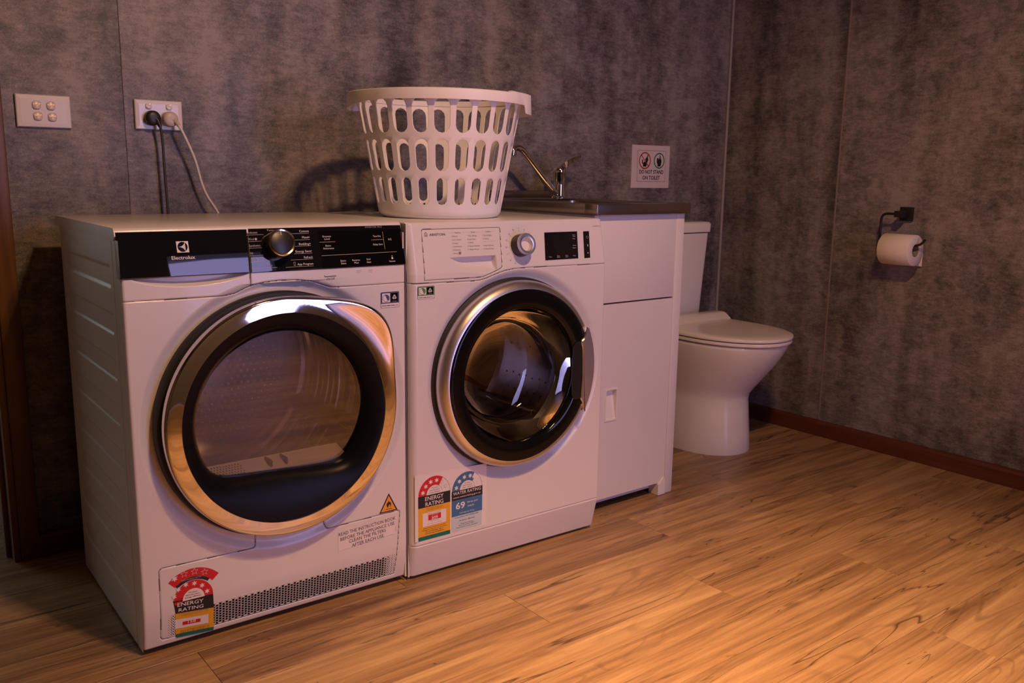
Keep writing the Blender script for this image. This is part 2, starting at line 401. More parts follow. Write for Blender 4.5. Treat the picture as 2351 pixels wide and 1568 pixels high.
def polydist(U, Z, pts):
    d = np.full(np.shape(U), 9.0)
    for (a, b), (c, e) in zip(pts[:-1], pts[1:]):
        dx, dz = c - a, e - b; L2 = dx * dx + dz * dz
        t = np.clip(((U - a) * dx + (Z - b) * dz) / L2, 0, 1)
        d = np.minimum(d, np.hypot(U - a - t * dx, Z - b - t * dz))
    return d
def smooth01(x): x = np.clip(x, 0, 1); return x * x * (3 - 2 * x)
def edge_round(d, r): d = np.clip(d, 0, r); return r - np.sqrt(np.maximum(r * r - (r - d) ** 2, 0))
def rounded_path(pts, r=.008, n=5):
    """polyline with rounded corners"""
    out = [pts[0]]
    for p, c, q in zip(pts[:-2], pts[1:-1], pts[2:]):
        p, c, q = map(np.array, (p, c, q)); a = (p - c) / np.linalg.norm(p - c); b = (q - c) / np.linalg.norm(q - c)
        rr = min(r, np.linalg.norm(p - c) / 2, np.linalg.norm(q - c) / 2)
        A, B = c + a * rr, c + b * rr
        for t in np.linspace(0, 1, n): out.append(tuple((1 - t) ** 2 * A + 2 * t * (1 - t) * c + t * t * B))
    out.append(pts[-1]); return out

# ------------------------------------------------------------------ the room
XR = 1.3748; XL = -3.0; YF = -3.5; ZC = 2.45
DX0, DX1 = -2.05, -1.242           # doorway in the back wall
fl = struct(G().box(XL, XR + .1, YF, 3.4, -.06, -.006).build('floor', sub_m, smooth=False))
# vinyl planks, one object each; whole planks share one mesh
PW, PL = .165, 1.22
full = None; fixed = {0: .037, 1: -.387, -3: .257, -1: .458, -2: .86, 2: .18, 3: -.55, 4: .42, -4: -.1}
for k in range(-20, 27):
    y0 = -1.185 + k * PW; y1 = y0 + PW
    if y0 < YF or y1 > 3.4: continue
    j = fixed.get(k, random.uniform(-.6, .6))
    xs = j - PL * math.ceil((j - XL) / PL)
    while xs < XR:
        xe = xs + PL; a, b = max(xs, XL), min(xe, XR)
        if y0 > .1: b = min(b, -.9)
        if b - a > .01:
            whole = (b - a) > PL - 1e-6
            if whole and full: o = full.copy(); COL.objects.link(o)
            else:
                g = G().box(-(b - a) / 2 + .0004, (b - a) / 2 - .0004, -PW / 2 + .0004, PW / 2 - .0004, -.006, 0, .0006, seg=1)
                o = g.build('plank', plank_m, fl, smooth=False)
                if whole: full = o
            o.location = ((a + b) / 2, (y0 + y1) / 2, 0); o.parent = fl
        xs = xe

def panel(parent, x0, x1, y0, y1, z0, z1): return G().box(x0, x1, y0, y1, z0, z1, .001, seg=1).build('panel', panel_m, parent, smooth=False)
wb = struct(G().box(DX1 - .0, XR + .1, .008, .11, 0, ZC).box(XL, DX0, .008, .11, 0, ZC).box(DX0, DX1, .008, .11, 2.1, ZC).build('wall_back', wallpaint, smooth=False))
SB = -.9303
panel(wb, DX1 + .01, SB - .0002, .0002, .008, 0, ZC); panel(wb, SB + .0002, XR - .002, .0002, .008, 0, ZC)
wr = struct(G().box(XR + .008, XR + .11, YF, .008, 0, ZC).build('wall_right', wallpaint, smooth=False))
ys = [0, -.5164, -1.7164, -2.9164, YF]
for a, b in zip(ys[1:], ys[:-1]): panel(wr, XR, XR + .008, a + .0008, b - .0008, 0, ZC)
# corner and joint strips
struct(G().lathe([(.0065, 0), (.0065, ZC)], (XR - .004, -.004, 0), (0, 0, 1), 12).build('trim_1', pbsdf('corner_strip', (.30, .275, .26), .35)))
struct(G().box(XR - .0016, XR + .001, -.5164 - .003, -.5164 + .003, .06, ZC, .0006, seg=1).build('trim_2', pbsdf('joint_strip', (.24, .19, .165), .45), smooth=False))
# left, front walls, ceiling
wl = struct(G().box(XL - .1, XL, YF, .1, 0, ZC).build('wall_left', wallpaint, smooth=False))
WX0, WX1, WZ = -.22, .42, 2.22
wf = struct(G().box(XL, WX0, YF - .1, YF, 0, ZC).box(WX1, XR, YF - .1, YF, 0, ZC).box(WX0, WX1, YF - .1, YF, WZ, ZC).build('wall_front', wallpaint, smooth=False))
struct(G().box(XL, XR, YF, .1, ZC, ZC + .06).build('ceiling', ceilpaint, smooth=False))
# glazed outer door behind the camera (dark frame, one big pane)
dr = struct(G().box(WX0, WX0 + .03, YF - .09, YF - .03, 0, WZ).box(WX1 - .03, WX1, YF - .09, YF - .03, 0, WZ).box(WX0 + .03, WX1 - .03, YF - .09, YF - .03, WZ - .03, WZ)
            .box(WX0 + .03, WX1 - .03, YF - .09, YF - .03, 0, .08).build('door_2', matt_k, smooth=False))
G().box(WX0 + .03, WX1 - .03, YF - .062, YF - .058, .08, WZ - .03).build('pane', pane_glass, dr, smooth=False)
# baseboards
def skirting(name, pts_fn, mat):
    prof = [(0, 0), (.0150, 0), (.0155, .004), (.0155, .048), (.0135, .0555), (.009, .0588), (0, .0590)]
    return struct(G().loft([[pts_fn(t, d, z) for d, z in prof] for t in (0, 1)], True, True).build(name, mat, smooth=False))
skirting('baseboard_right', lambda t, d, z: (XR - d, YF + t * (-YF - .002), z), redwood)
skirting('baseboard_back', lambda t, d, z: (-1.21 + t * (XR - .016 + 1.21), -d, z), redwood_x)
# door frame at the left edge: architrave, jamb, stop bead
d1 = struct(G().box(-1.242, -1.198, -.018, -.0002, 0, 2.13, .004).build('door_1', doorwood))
G().box(-1.257, -1.242, -.010, .115, 0, 2.10, .002).build('door_jamb', doorwood, d1)
G().box(-1.268, -1.257, .035, .075, 0, 2.09, .003).build('door_stop', doorwood, d1)
# the next room, seen through the doorway
nr = struct(G().box(XL, -.85, 3.3, 3.4, 0, ZC).box(XL - .1, XL, .11, 3.3, 0, ZC).box(-.95, -.85, .11, 3.3, 0, ZC).box(XL, -.85, .11, 3.3, ZC, ZC + .05).build('wall_passage', pbsdf('passage_paint', (.5, .5, .47), .7), smooth=False))
# ceiling light: four bulbs on a bar (outside the frame, it makes the warm light)
ct = thing('ceiling_light', 'small ceiling light bar with four warm bulbs above the floor in front of the machines', 'ceiling light', (LAMP.x, LAMP.y, ZC))
G().box(-.24, .24, -.03, .03, -.03, -.0005, .004).build('bar', silver, ct)
bulb_m = bpy.data.materials.new('bulb_glow'); bulb_m.use_nodes = True
bb = bulb_m.node_tree.nodes['Principled BSDF']; bb.inputs['Emission Color'].default_value = (1, .62, .30, 1); bb.inputs['Emission Strength'].default_value = 40
for a, b in SPOTS:
    h = G().lathe([(.012, 0), (.03, -.03), (.034, -.075)], (a, b * .3, -.03), (0, 0, 1), 20).build('lamp_holder', silver, ct)
    G().lathe([(.0005, 0), (.028, .002), (.028, .004), (.0005, .006)], (a, b * .3, -.105), (0, 0, 1), 20).build('bulb', bulb_m, h)

# ------------------------------------------------------------------ tumble dryer
DRY = thing('tumble_dryer', 'white tumble dryer with black control panel, left of the washing machine', 'dryer', (-1.1318, -.6620, 0), -.01584)
DW = .597
def dv(z): return np.where(z > .757, (z - .757) * .28, np.where(z < .10, .014 * np.maximum(0, (.10 - z) / .09) ** 1.5, 0.0))
def dmap(u, z, off): return (u, float(dv(np.array(z))) - off, z)
DC = (.2985, .460)                       # door axis
seam_top = [(0, .716), (.19, .7145), (.212, .7175), (.232, .7265), (.2469, .7323), (.272, .7365), (.302, .7387), (.345, .7372), (.3776, .7324), (.40, .724), (.4187, .7172), (.435, .7165), (DW, .717)]
seam_div = [(.2428, .757), (.2436, .730)]
flap_a = rounded_path([(.565, .027), (.0325, .0275), (.0345, .183), (.2325, .1795), (.2345, .21)], .009)
flap_b = rounded_path([(.388, .205), (.392, .1825), (.5785, .186), (.5655, .027)], .009)
SEAMS_D = [seam_top, seam_div, flap_a, flap_b]
def d_seam(U, Z): return np.minimum.reduce([polydist(U, Z, s) for s in SEAMS_D])
def d_surf(U, Z):
    v = dv(Z) + edge_round(np.minimum(U, DW - U), .006) + edge_round(Z - .013, .004)
    r = np.hypot(U - DC[0] - .006, Z - DC[1] + .004)
    v = v + .007 * smooth01((.292 - r) / .022) * (Z < .7345)
    # finger scoop beside the handle and recess under the drawer front
    th = np.degrees(np.arctan2(Z - DC[1], U - DC[0]))
    v = v + .012 * np.exp(-((th - 66) / 17) ** 2) * np.exp(-((r - .262) / .022) ** 2) * (Z < .7345)
    zl = .757 - .020 * np.sin(np.pi * np.clip((U - .018) / .222, 0, 1)) ** .6
    v = v + .016 * smooth01((Z - zl) / .010) * ((U > .018) & (U < .240))
    s = d_seam(U, Z)
    return v + .0022 * np.exp(-(s / .0013) ** 2)
GU0, GU1, GZ0, GZ1 = .0470, .5640, .0283, .0787      # grille opening
us = np.linspace(0, DW, 544); zs = np.linspace(.013, .757, 678)
heightfield('front_panel', us, zs, d_surf, lambda u, z: (np.hypot(u - DC[0], z - DC[1]) < .232) | ((u > GU0) & (u < GU1) & (z > GZ0) & (z < GZ1)),
            [enamel, gap_m], DRY, lambda u, z: d_seam(u, z) < .00072)
# perforated grille: real holes in a hexagonal pattern, shrinking towards the ends
def grille():
    g = G(); NC, NR = 76, 8; pw = (GU1 - GU0) / NC; ph = (GZ1 - GZ0) / (NR + .5); n = 8
    for i in range(NC):
        for j in range(-1, NR + 1):
            cz = GZ0 + (j + (.5 if i % 2 == 0 else 1.0)) * ph; cu = GU0 + (i + .5) * pw
            z0, z1 = max(GZ0, cz - ph / 2), min(GZ1, cz + ph / 2)
            if z1 - z0 < 1e-5: continue
            f = lambda u, z, o: dmap(u, z, o)
            if z1 - z0 < ph * .9:
                g.add([f(cu - pw / 2, z0, 0), f(cu + pw / 2, z0, 0), f(cu + pw / 2, z1, 0), f(cu - pw / 2, z1, 0)], [(0, 1, 2, 3)], 0); continue
            e = min(1, (i + .6) / 3.2, (NC - i - .4) / 4.5); r = .00265 * max(.25, e)
            O, I, B = [], [], []
            for k in range(n):
                a = 2 * math.pi * (k + .5) / n; c, s_ = math.cos(a), math.sin(a)
                q = min(pw / 2 / max(abs(c), 1e-6), ph / 2 / max(abs(s_), 1e-6))
                O.append(f(cu + c * q, cz + s_ * q, 0)); I.append(f(cu + r * c, cz + r * s_, 0)); B.append(f(cu + r * c, cz + r * s_, -.005))
            V = O + I + B; F = [(k, (k + 1) % n, n + (k + 1) % n, n + k) for k in range(n)]
            g.add(V, F, 0); g.add(V, [(n + k, n + (k + 1) % n, 2 * n + (k + 1) % n, 2 * n + k) for k in range(n)] + [tuple(range(2 * n, 3 * n))], 1)
            # corners of the cell
            for sx in (-1, 1):
                for sz in (-1, 1):
                    P = [(cu + sx * pw / 2, cz + sz * ph / 2)]
                    for k in range(n):
                        pass
    g.box(GU0 - .004, GU1 + .004, .012, .014, GZ0 - .004, GZ1 + .004, 0, 1)
    return g.build('vent_grille', [enamel, black_p], DRY, smooth=False, recalc=False, label='perforated air grille', kind=None)
grille()['kind'] = 'stuff'
# cabinet: ribbed left side, right side, back, floor pan
def d_side(Vv, Z):
    h = np.zeros_like(Z)
    for c in np.arange(.115, .80, .0915):
        taper = .010 + .018 * smooth01((Vv - .06) / .35)
        inside = smooth01((.0215 - np.abs(Z - c)) / .0035) * smooth01((Vv - .075) / .012) * smooth01((.500 - Vv - np.abs(Z - c) * .8) / .008)
        h = np.maximum(h, inside)
    groove = np.exp(-((Vv - .052) / .003) ** 2) + np.exp(-((Vv - .034) / .002) ** 2) * .6
    return .0024 * h + .0015 * groove
vs = np.linspace(.004, .522, 174); z2 = np.linspace(.007, .828, 330)
VV, ZZ = np.meshgrid(vs, z2); HH = d_side(VV, ZZ)
g = G(); nz, nv = VV.shape; I = np.arange(nz * nv).reshape(nz, nv)
g.V = list(map(tuple, np.stack([HH.ravel(), VV.ravel() + np.where(ZZ.ravel() < .1, dv(ZZ.ravel()), 0) * np.clip(1 - VV.ravel() / .1, 0, 1), ZZ.ravel()], -1)))
g.F = list(map(tuple, np.stack([I[:-1, :-1], I[1:, :-1], I[1:, 1:], I[:-1, 1:]], -1).reshape(-1, 4))); g.M = [0] * len(g.F)
g.build('side_panel', side_enamel, DRY, ang=60, recalc=False, label='grey white ribbed left side panel')
G().box(DW - .003, DW, .006, .522, .013, .828).box(.001, DW - .001, .520, .523, .007, .828).box(.004, DW - .004, .02, .52, .012, .016).build('cabinet', side_enamel, DRY, smooth=False)
for a, b in ((.05, .06), (.55, .06), (.05, .47), (.55, .47)):
    G().lathe([(.021, 0), (.021, .006), (.012, .008), (.012, .013)], (a, b, .0), (0, 0, 1), 16, True, True).build('foot', rubber, DRY)
# worktop with front lip and rear overhang
g = G(); prof = [(.0215, .843), (.0235, .8475), (.029, .850), (.552, .850), (.556, .847), (.556, .8265), (.03, .8265), (.0195, .835)]
g.loft([[(x, y, z) for y, z in prof] for x in (-.002, -.0005, DW + .0005, DW + .001)], True, True)
g.build('worktop', enamel, DRY, ang=50)
g = G().add([(0, .004, .757), (DW, .004, .757), (DW, .0285, .845), (0, .0285, .845), (0, .03, .757), (DW, .03, .757)], [(0, 1, 2, 3), (0, 3, 4), (1, 5, 2), (0, 4, 5, 1)])
g.build('panel_carrier', enamel, DRY, smooth=False)
# black control panel in two pieces, leaning back
def slab(u0, u1, z0, z1, sl0=0., sl1=0.):
    P = lambda u, z, o: Vector(dmap(u, z, 0)) - Vector((0, .963, -.27)) * o
    g = G(); e = .0012
    front = [(u0 + e, z0 + e), (u1 - e, z0 + e), (u1 - e + sl1, z1 - e), (u0 + e + sl0, z1 - e)]
    mid = [(u0, z0), (u1, z0), (u1 + sl1, z1), (u0 + sl0, z1)]
    return g.loft([[P(u, z, .0035) for u, z in front], [P(u, z, .0025) for u, z in mid], [P(u, z, -.004) for u, z in mid]], True, True)
slab(.0004, .2412, .7575, .8415, 0, .0055).build('drawer_front', gloss_k, DRY, smooth=False, label='glossy black water drawer front')
CP = slab(.2445, DW - .0004, .7575, .8425, .0055, .001).build('control_panel', gloss_k, DRY, smooth=False, label='glossy black control panel')
def cmap(u, z, off): return tuple(Vector(dmap(u, z, 0)) - Vector((0, .963, -.27)) * (.0036 + off))
p = Print(cmap)
# maker's mark: white square, dark disc, white folded star shape
u0, z0, sz = .1060, .8012, .0222
p.rect(u0, z0, u0 + sz * 1.02, z0 + sz * .94, 'white', 1)
c = (u0 + sz * .51, z0 + sz * .47); rr = sz * .42
p.disc(c, rr, 'vdark', 2)
def blade(a, b, bulge):
    P = [a]; 
    for t in np.linspace(.1, .9, 7):
        x = np.array(a) * (1 - t) + np.array(b) * t; d = np.array(b) - np.array(a); n_ = np.array((-d[1], d[0])); P.append(tuple(x + n_ * bulge * math.sin(math.pi * t)))
    P.append(b); return P
L_ = (c[0] - rr, c[1]); T_ = (c[0] + rr * .52, c[1] + rr * .85); B_ = (c[0] + rr * .52, c[1] - rr * .85)
p.poly(blade(L_, B_, .16)[:-1] + blade(B_, T_, -.0)[:-1] + blade(T_, L_, .16)[:-1], 'white', 3)
p.line((c[0] + rr * .25, c[1] - rr * .5), (c[0] + rr * .25, c[1] + rr * .5), .0008, 'lgrey', 4)
p.text('Electrolux', .0940, .7885, .0065, 'white', 'L', 3, .0442, .012)
p.build('lettering', bpy.data.objects['drawer_front'])
p = Print(cmap)
p.rect(.3978, .7580, .5965, .8335, 'vdark', 1)
for t, u, z, wd in (('Delicates', .2462, .8325, .021), ('Wool', .2464, .8198, .012), ('Synthetics', .2466, .8070, .024), ('Silk', .2465, .7922, .007), ('Sports', .2465, .7805, .015), ('Duvet', .2775, .7670, .012)):
    p.text(t, u, z, .0042, 'lgrey', 'L', 3, wd)
for a, b in (((.2446, .8298), (.2800, .8303)), ((.2451, .8172), (.2740, .8176)), ((.2456, .8042), (.2720, .8045)), ((.2456, .7895), (.2735, .7897)), ((.2458, .7774), (.2790, .7776)), ((.2453, .7645), (.2990, .7645))):
    p.line(a, b, .0006, 'lgrey')
p.arc((.2625, .8216), 0, .0024, 0, 360, 'lgrey', 3)
for t, u, z, wd in (('Cottons', .3777, .8325, .021), ('Mixed+', .3780, .8200, .017), ('Bedding+', .3783, .8068, .026), ('Energy Saver', .3786, .7922, .036), ('Refresh', .3782, .7797, .019), ('App Program', .3777, .7665, .035)):
    p.text(t, u, z, .0044, 'white', 'R', 3, wd)
for a, b in (((.3330, .8301), (.3774, .8302)), ((.3418, .8172), (.3779, .8175)), ((.3441, .8046), (.3784, .8050)), ((.3393, .7898), (.3787, .7900)), ((.3300, .7776), (.3785, .7780)), ((.3169, .7637), (.3778, .7640))):
    p.line(a, b, .0006, 'lgrey')
p.frame(.3350, .7662, .3390, .7735, .0006, 'lgrey', 3)
p.text('Favourite', .3145, .8364, .0040, 'lgrey', 'R', 3, .026); p.star((.3195, .8385), .0030, 'lgrey', 3, 5, .42); p.star((.3195, .8385), .0018, 'vdark', 4, 5, .42)
for t, u, z, wd in (('Dryness', .4163, .8208, .019), ('Level', .4163, .8155, .012), ('Extra', .4168, .8016, .012), ('Anticrease', .4168, .7962, .025), ('Time Dry', .5345, .8180, .019), ('Delay Start', .5345, .8005, .0235),
                    ('Extra', .4464, .7695, .012), ('Silent', .4464, .7640, .0125), ('Reverse', .4766, .7695, .018), ('Plus', .4766, .7640, .010), ('End', .5064, .7700, .0085), ('Alert', .5064, .7640, .0105), ('Remote', .5639, .7635, .0145)):
    p.text(t, u, z, .0036, 'white', 'C', 3, wd)
for a, b in (((.3985, .8110), (.4342, .8111)), ((.3985, .7835), (.5784, .7850)), ((.5201, .8122), (.5497, .8124)), ((.5499, .8291), (.5501, .7915))): p.line(a, b, .0008, 'gold')
p.text('INVERTER 9KG', .5294, .8376, .0034, 'dim', 'C', 3, .041)
p.poly([(.5615, .8095), (.5615, .8145), (.5655, .8120)], 'gold', 3); p.rect(.5665, .8095, .5672, .8145, 'gold', 3); p.rect(.5680, .8095, .5687, .8145, 'gold', 3)
p.rect(.5628, .7695, .5668, .7728, 'white', 3); p.arc((.5648, .7728), .0010, .0018, 0, 180, 'white', 3, 10); p.disc((.5648, .7765), .0011, 'white', 3, 10)
p.build('lettering', CP)
p = Print(lambda u, z, o: (u, float(d_surf(np.array(u), np.array(z))) - o, z))
p.poly([(.4012, .7440), (.4026, .7432), (.4036, .7414), (.4296, .7418), (.4290, .7400), (.4026, .7398)], 'dark'); p.text('On/Off', .4165, .7335, .0048, 'dark', 'C', 2, .0185)
for u in (.4818, .5105):
    p.text('WiFi', u, .7470, .0036, 'lgrey', 'C', 2, .011); p.line((u - .004, .7450), (u + .004, .7450), .0006, 'lgrey')
p.build('lettering', bpy.data.objects['front_panel'])
# programme dial
KN = Vector(cmap(.3052, .8085, 0)); NRM = Vector((0, -.963, .27))
kn = G().lathe([(.0285, -.002), (.0282, .004), (.0275, .024), (.0268, .0262)], KN, NRM, 56).lathe([(.0235, .0268), (.022, .0276), (.001, .0270)], KN, NRM, 56, False, True).build('dial', black_p, DRY, label='black programme dial with chrome rim')
G().lathe([(.0272, .0245), (.0278, .0270), (.0262, .0285), (.0236, .0278), (.0232, .0266)], KN, NRM, 56).build('dial_rim', gold_ring, kn)
tng = KN + NRM * .0279; upv = Vector((0, .27, .963))
G().add([tng + Vector((s * .0006, 0, 0)) + upv * h for s, h in ((-1, .015), (1, .015), (1, .0225), (-1, .0225))], [(0, 1, 2, 3)]).build('dial_mark', INK['white'], kn, smooth=False, recalc=False)

# ---- dryer door
def ring3(fr, v, n=160):
    return [(DC[0] + fr(2 * math.pi * k / n) * math.cos(2 * math.pi * k / n), v, DC[1] + fr(2 * math.pi * k / n) * math.sin(2 * math.pi * k / n)) for k in range(n)]
def bulge(a, amp=.040):
    d = math.degrees(a); d = d - 360 if d > 180 else d
    return amp * (math.exp(-((d - 44) / 20.5) ** 2))
RO = .2500; RI = .2188
DOOR = G().loft([ring3(lambda a: .258, .004), ring3(lambda a: .2585, -.010), ring3(lambda a: .2555, -.016), ring3(lambda a: .246, -.017)]).build('door_seal', rubber, DRY)
fo = lambda d, k=1.0: (lambda a: RO - d + k * bulge(a))
def rb(d, v, lip):
    n = 160; out = []
    for k in range(n):
        a = 2 * math.pi * k / n; b = bulge(a); r_ = RO - d + b * (1 - min(1, d / .028) ** 1.5)
        out.append((DC[0] + r_ * math.cos(a), v - lip * b / .040, DC[1] + r_ * math.sin(a)))
    return out
ring = G().loft([ring3(lambda a: .246, -.015), ring3(fo(.0), -.020), ring3(fo(-.0012), -.030), rb(.0003, -.0400, .010), rb(.0016, -.0430, .0150), rb(.0034, -.0446, .0165), rb(.0060, -.0452, .0155), rb(.012, -.0459, .0085), rb(.020, -.0470, .0020), ring3(lambda a: RI + .0012 + .03 * bulge(a), -.0478), ring3(lambda a: RI, -.0480), ring3(lambda a: RI - .001, -.0465)])
ring.build('door_ring', chrome, DRY, ang=60, label='polished chrome door ring with grip bulge')
WC = (.2950, .4590); WR = .1805
def win_r(a):
    # window outline seen from the door axis: circle cut flat at the bottom
    ca, sa = math.cos(a), math.sin(a); ox, oz = WC[0] - DC[0], WC[1] - DC[1]
    bq = ca * ox + sa * oz; rc = bq + math.sqrt(max(0, bq * bq - ox * ox - oz * oz + WR * WR))
    if sa < -.05:
        rf = (.3405 - DC[1] - .008 * ca) / sa; k = 14
        rc = (rc ** -k + rf ** -k) ** (-1 / k)
    return rc
mixr = lambda t: (lambda a: (RI - .001) * (1 - t) + win_r(a) * t)
G().loft([ring3(mixr(0), -.0462), ring3(mixr(.25), -.0445), ring3(mixr(.6), -.038), ring3(mixr(.85), -.0285), ring3(mixr(.97), -.0195), ring3(mixr(1.0), -.0150), ring3(lambda a: win_r(a) - .001, -.002), ring3(lambda a: win_r(a) + .012, .012)]).build('door_bezel', door_k, DRY, ang=70, label='black inner door bezel')
G().loft([ring3(lambda a: win_r(a) * s, v) for s, v in ((1.0, -.0150), (.8, -.0151), (.5, -.0152), (.2, -.0152))], False, True).xf(lambda x, y, z: (x, y - (z - .48) * .075, z)).build('door_glass', dryer_glass, DRY, ang=80, recalc=True)
# drum: ribbed steel shell, back wall with perforations, front ring, lint filter tray
ax0 = (DC[0], 0, DC[1] + .004)
G().lathe([(.2325, .006), (.2340, .030), (.2360, .088), (.2440, .094), (.2640, .096)], ax0, (0, 1, 0), 100).build('door_tunnel', speckle(pbsdf('tunnel_plastic', (.060, .050, .046), .35), .05, 20), DRY, ang=40)
prof = [(.236, .0975), (.266, .101)]
for i in range(6):
    a = .108 + i * .060
    prof += [(.266, a), (.266, a + .020), (.2590, a + .026), (.2572, a + .031), (.2590, a + .036), (.266, a + .042)]
prof += [(.266, .478), (.258, .486)]
G().lathe(prof, ax0, (0, 1, 0), 110).build('drum', drum_m, DRY, ang=25)
g = G().lathe([(.260, .486), (.15, .492), (.001, .492)], ax0, (0, 1, 0), 90, False, True); g.build('drum_back', drum_m, DRY, ang=30)
g = G()
for i in range(-13, 14):
    for j in range(-13, 14):
        x = (i + .5 * (j % 2)) * .0175; z = j * .0152
        if .05 < math.hypot(x, z) < .236: g.lathe([(.0042, 0), (.002, -.0022), (.0005, -.0026)], (ax0[0] + x, .4906, ax0[2] + z), (0, 1, 0), 8)
g.build('drum_dimples', drum_m, DRY)['kind'] = 'stuff'
for k in (95, 215, 335):
    a = R(k); e1 = Vector((math.cos(a), 0, math.sin(a))); e2 = Vector((-math.sin(a), 0, math.cos(a))); o = Vector(ax0)
    rings = []
    for v in (.125, .14, .455, .47):
        s = .4 if v in (.125, .47) else 1
        rings.append([tuple(o + Vector((0, v, 0)) + e1 * r_ + e2 * t_) for r_, t_ in ((.266, -.032), (.249 + .012 * (1 - s), -.020), (.266 - .047 * s, -.005), (.266 - .047 * s, .005), (.249 + .012 * (1 - s), .020), (.266, .032))])
    G().loft(rings, True, True).build('drum_lifter', drum_m, DRY, ang=50)
# lint filter tray along the bottom of the opening
g = G(); 
P0 = [(-.155, .350), (.150, .350)]
V = [(DC[0] - .150, .004, .3400), (DC[0] + .150, .004, .3420), (DC[0] + .150, .060, .3560), (DC[0] - .150, .060, .3540), (DC[0] - .150, .066, .330), (DC[0] + .150, .066, .330), (DC[0] - .150, .004, .325), (DC[0] + .150, .004, .325)]
g.add(V, [(0, 1, 2, 3), (3, 2, 5, 4), (0, 6, 7, 1)]); ft = g.build('lint_filter', speckle(pbsdf('filter_plastic', (.34, .29, .28), .5), .03, 30), DRY, smooth=False, recalc=False, label='pale perforated lint filter housing')
g = G()
for i in range(46):
    for j in range(5):
        if 19 <= i <= 25: continue
        x = -.142 + (i + .5 * (j % 2)) * .0062; t = .16 + j * .16
        c_ = Vector((DC[0] + x, .004 + .056 * t, .3401 + .014 * t + .0004))
        g.add([tuple(c_ + Vector((.0019 * math.cos(a), .0030 * math.sin(a), .0030 * math.sin(a) * .25))) for a in [i_ * math.pi / 3 for i_ in range(6)]], [tuple(range(6))])
g.build('filter_holes', INK['dark'], ft, smooth=False, recalc=False)['kind'] = 'stuff'
for a in (-.022, .012): G().box(DC[0] + a, DC[0] + a + .004, .012, .05, .344, .358, .001, seg=1).build('filter_latch', rubber, ft)

# ---- dryer stickers
sm = lambda u, z, o: (u, float(dv(np.array(z))) - .0004 - o, z)
def care_sticker(name, parent, fm, u0, z0, sx, sz, ink):
    p = Print(fm); q = lambda a, b: (u0 + a * sx, z0 + b * sz)
    p.rrect(*q(-.02, -.02), *q(1.02, 1.02), sx * .06, 'dark', 0); p.rrect(*q(0, 0), *q(1, 1), sx * .06, 'label', 1)
    p.rect(*q(.0, .27), *q(1, 1), ink, 2); p.rect(*q(.06, .34), *q(.49, .93), 'label', 3); p.rect(*q(.55, .34), *q(.93, .93), 'vdark', 3)
    c = q(.275, .62); p.arc(c, sx * .165, sx * .185, 0, 360, ink, 4); p.poly([(c[0] + sx * .17 * math.cos(R(t)), c[1] + sx * .17 * math.sin(R(t))) for t in range(110, -70, -15)] + [(c[0] + sx * .05, c[1] - sx * .05), (c[0] - sx * .01, c[1] + sx * .08)], ink, 5)
    c = q(.74, .65)
    for t in (90, 210, 330): p.disc((c[0] + sx * .055 * math.cos(R(t)), c[1] + sx * .055 * math.sin(R(t))), sx * .075, 'lgrey', 4, 14)
    p.arc(c, sx * .035, sx * .045, 20, 260, 'vdark', 5, 12)
    p.text('WOOLMARK', *q(.74, .37), sz * .05, 'lgrey', 'C', 4, sx * .26)
    p.text('WOOL HAND WASH', *q(.05, .09), sz * .075, 'black', 'L', 3, sx * .70, .02); p.text('SAFE', *q(.79, .09), sz * .075, ink, 'L', 3, sx * .15)
    return p.build(name, parent)
care_sticker('care_sticker', DRY, sm, .5352, .6640, .0448, .0340, 'navy')['label'] = 'small blue and black wool care sticker'
p = Print(sm)
p.poly([(.5235, .1880), (.5715, .1885), (.5490, .2330)], 'black', 1); p.poly([(.5278, .1905), (.5668, .1909), (.5488, .2270)], 'orange', 2)
p.poly([(.5455, .1985), (.5430, .2030), (.5428, .2075), (.5450, .2115), (.5462, .2095), (.5475, .2160), (.5505, .2105), (.5512, .2125), (.5540, .2080), (.5540, .2030), (.5515, .1985), (.5520, .2035), (.5500, .2065), (.5480, .2035), (.5470, .2000)], 'black', 3)
p.rect(.5405, .1945, .5560, .1957, 'black', 3)
p.build('warning_sticker', DRY, label='orange triangular flame warning sticker')
p = Print(sm)
p.poly([(.4195, .1235), (.5640, .1310), (.5690, .1740), (.4195, .1655)], 'label', 1)
for t, u, z, wd, rot in (('READ THE INSTRUCTION BOOK', .4212, .1580, .1450, .052), ('BEFORE THE APPLIANCE USE', .4252, .1462, .1380, .056), ('CLEAN THE FILTERS', .4461, .1368, .0940, .052), ('AFTER EACH USE', .4531, .1255, .0815, .056)):
    p.text(t, u, z, .0078, 'dark', 'L', 2, wd, .004, rot)
p.line((.5655, .1370), (.5658, .1480), .0006, 'grey'); p.build('instruction_sticker', DRY, label='pale instruction sticker with black capitals')
def rating_lines(p, u, z, n, wd, h, ink, dz, layer=3, words=None, align='C'):
    for i in range(n): p.text(words[i % len(words)], u, z - i * dz, h, ink, align, layer, wd * (1 - .12 * (i % 2)))
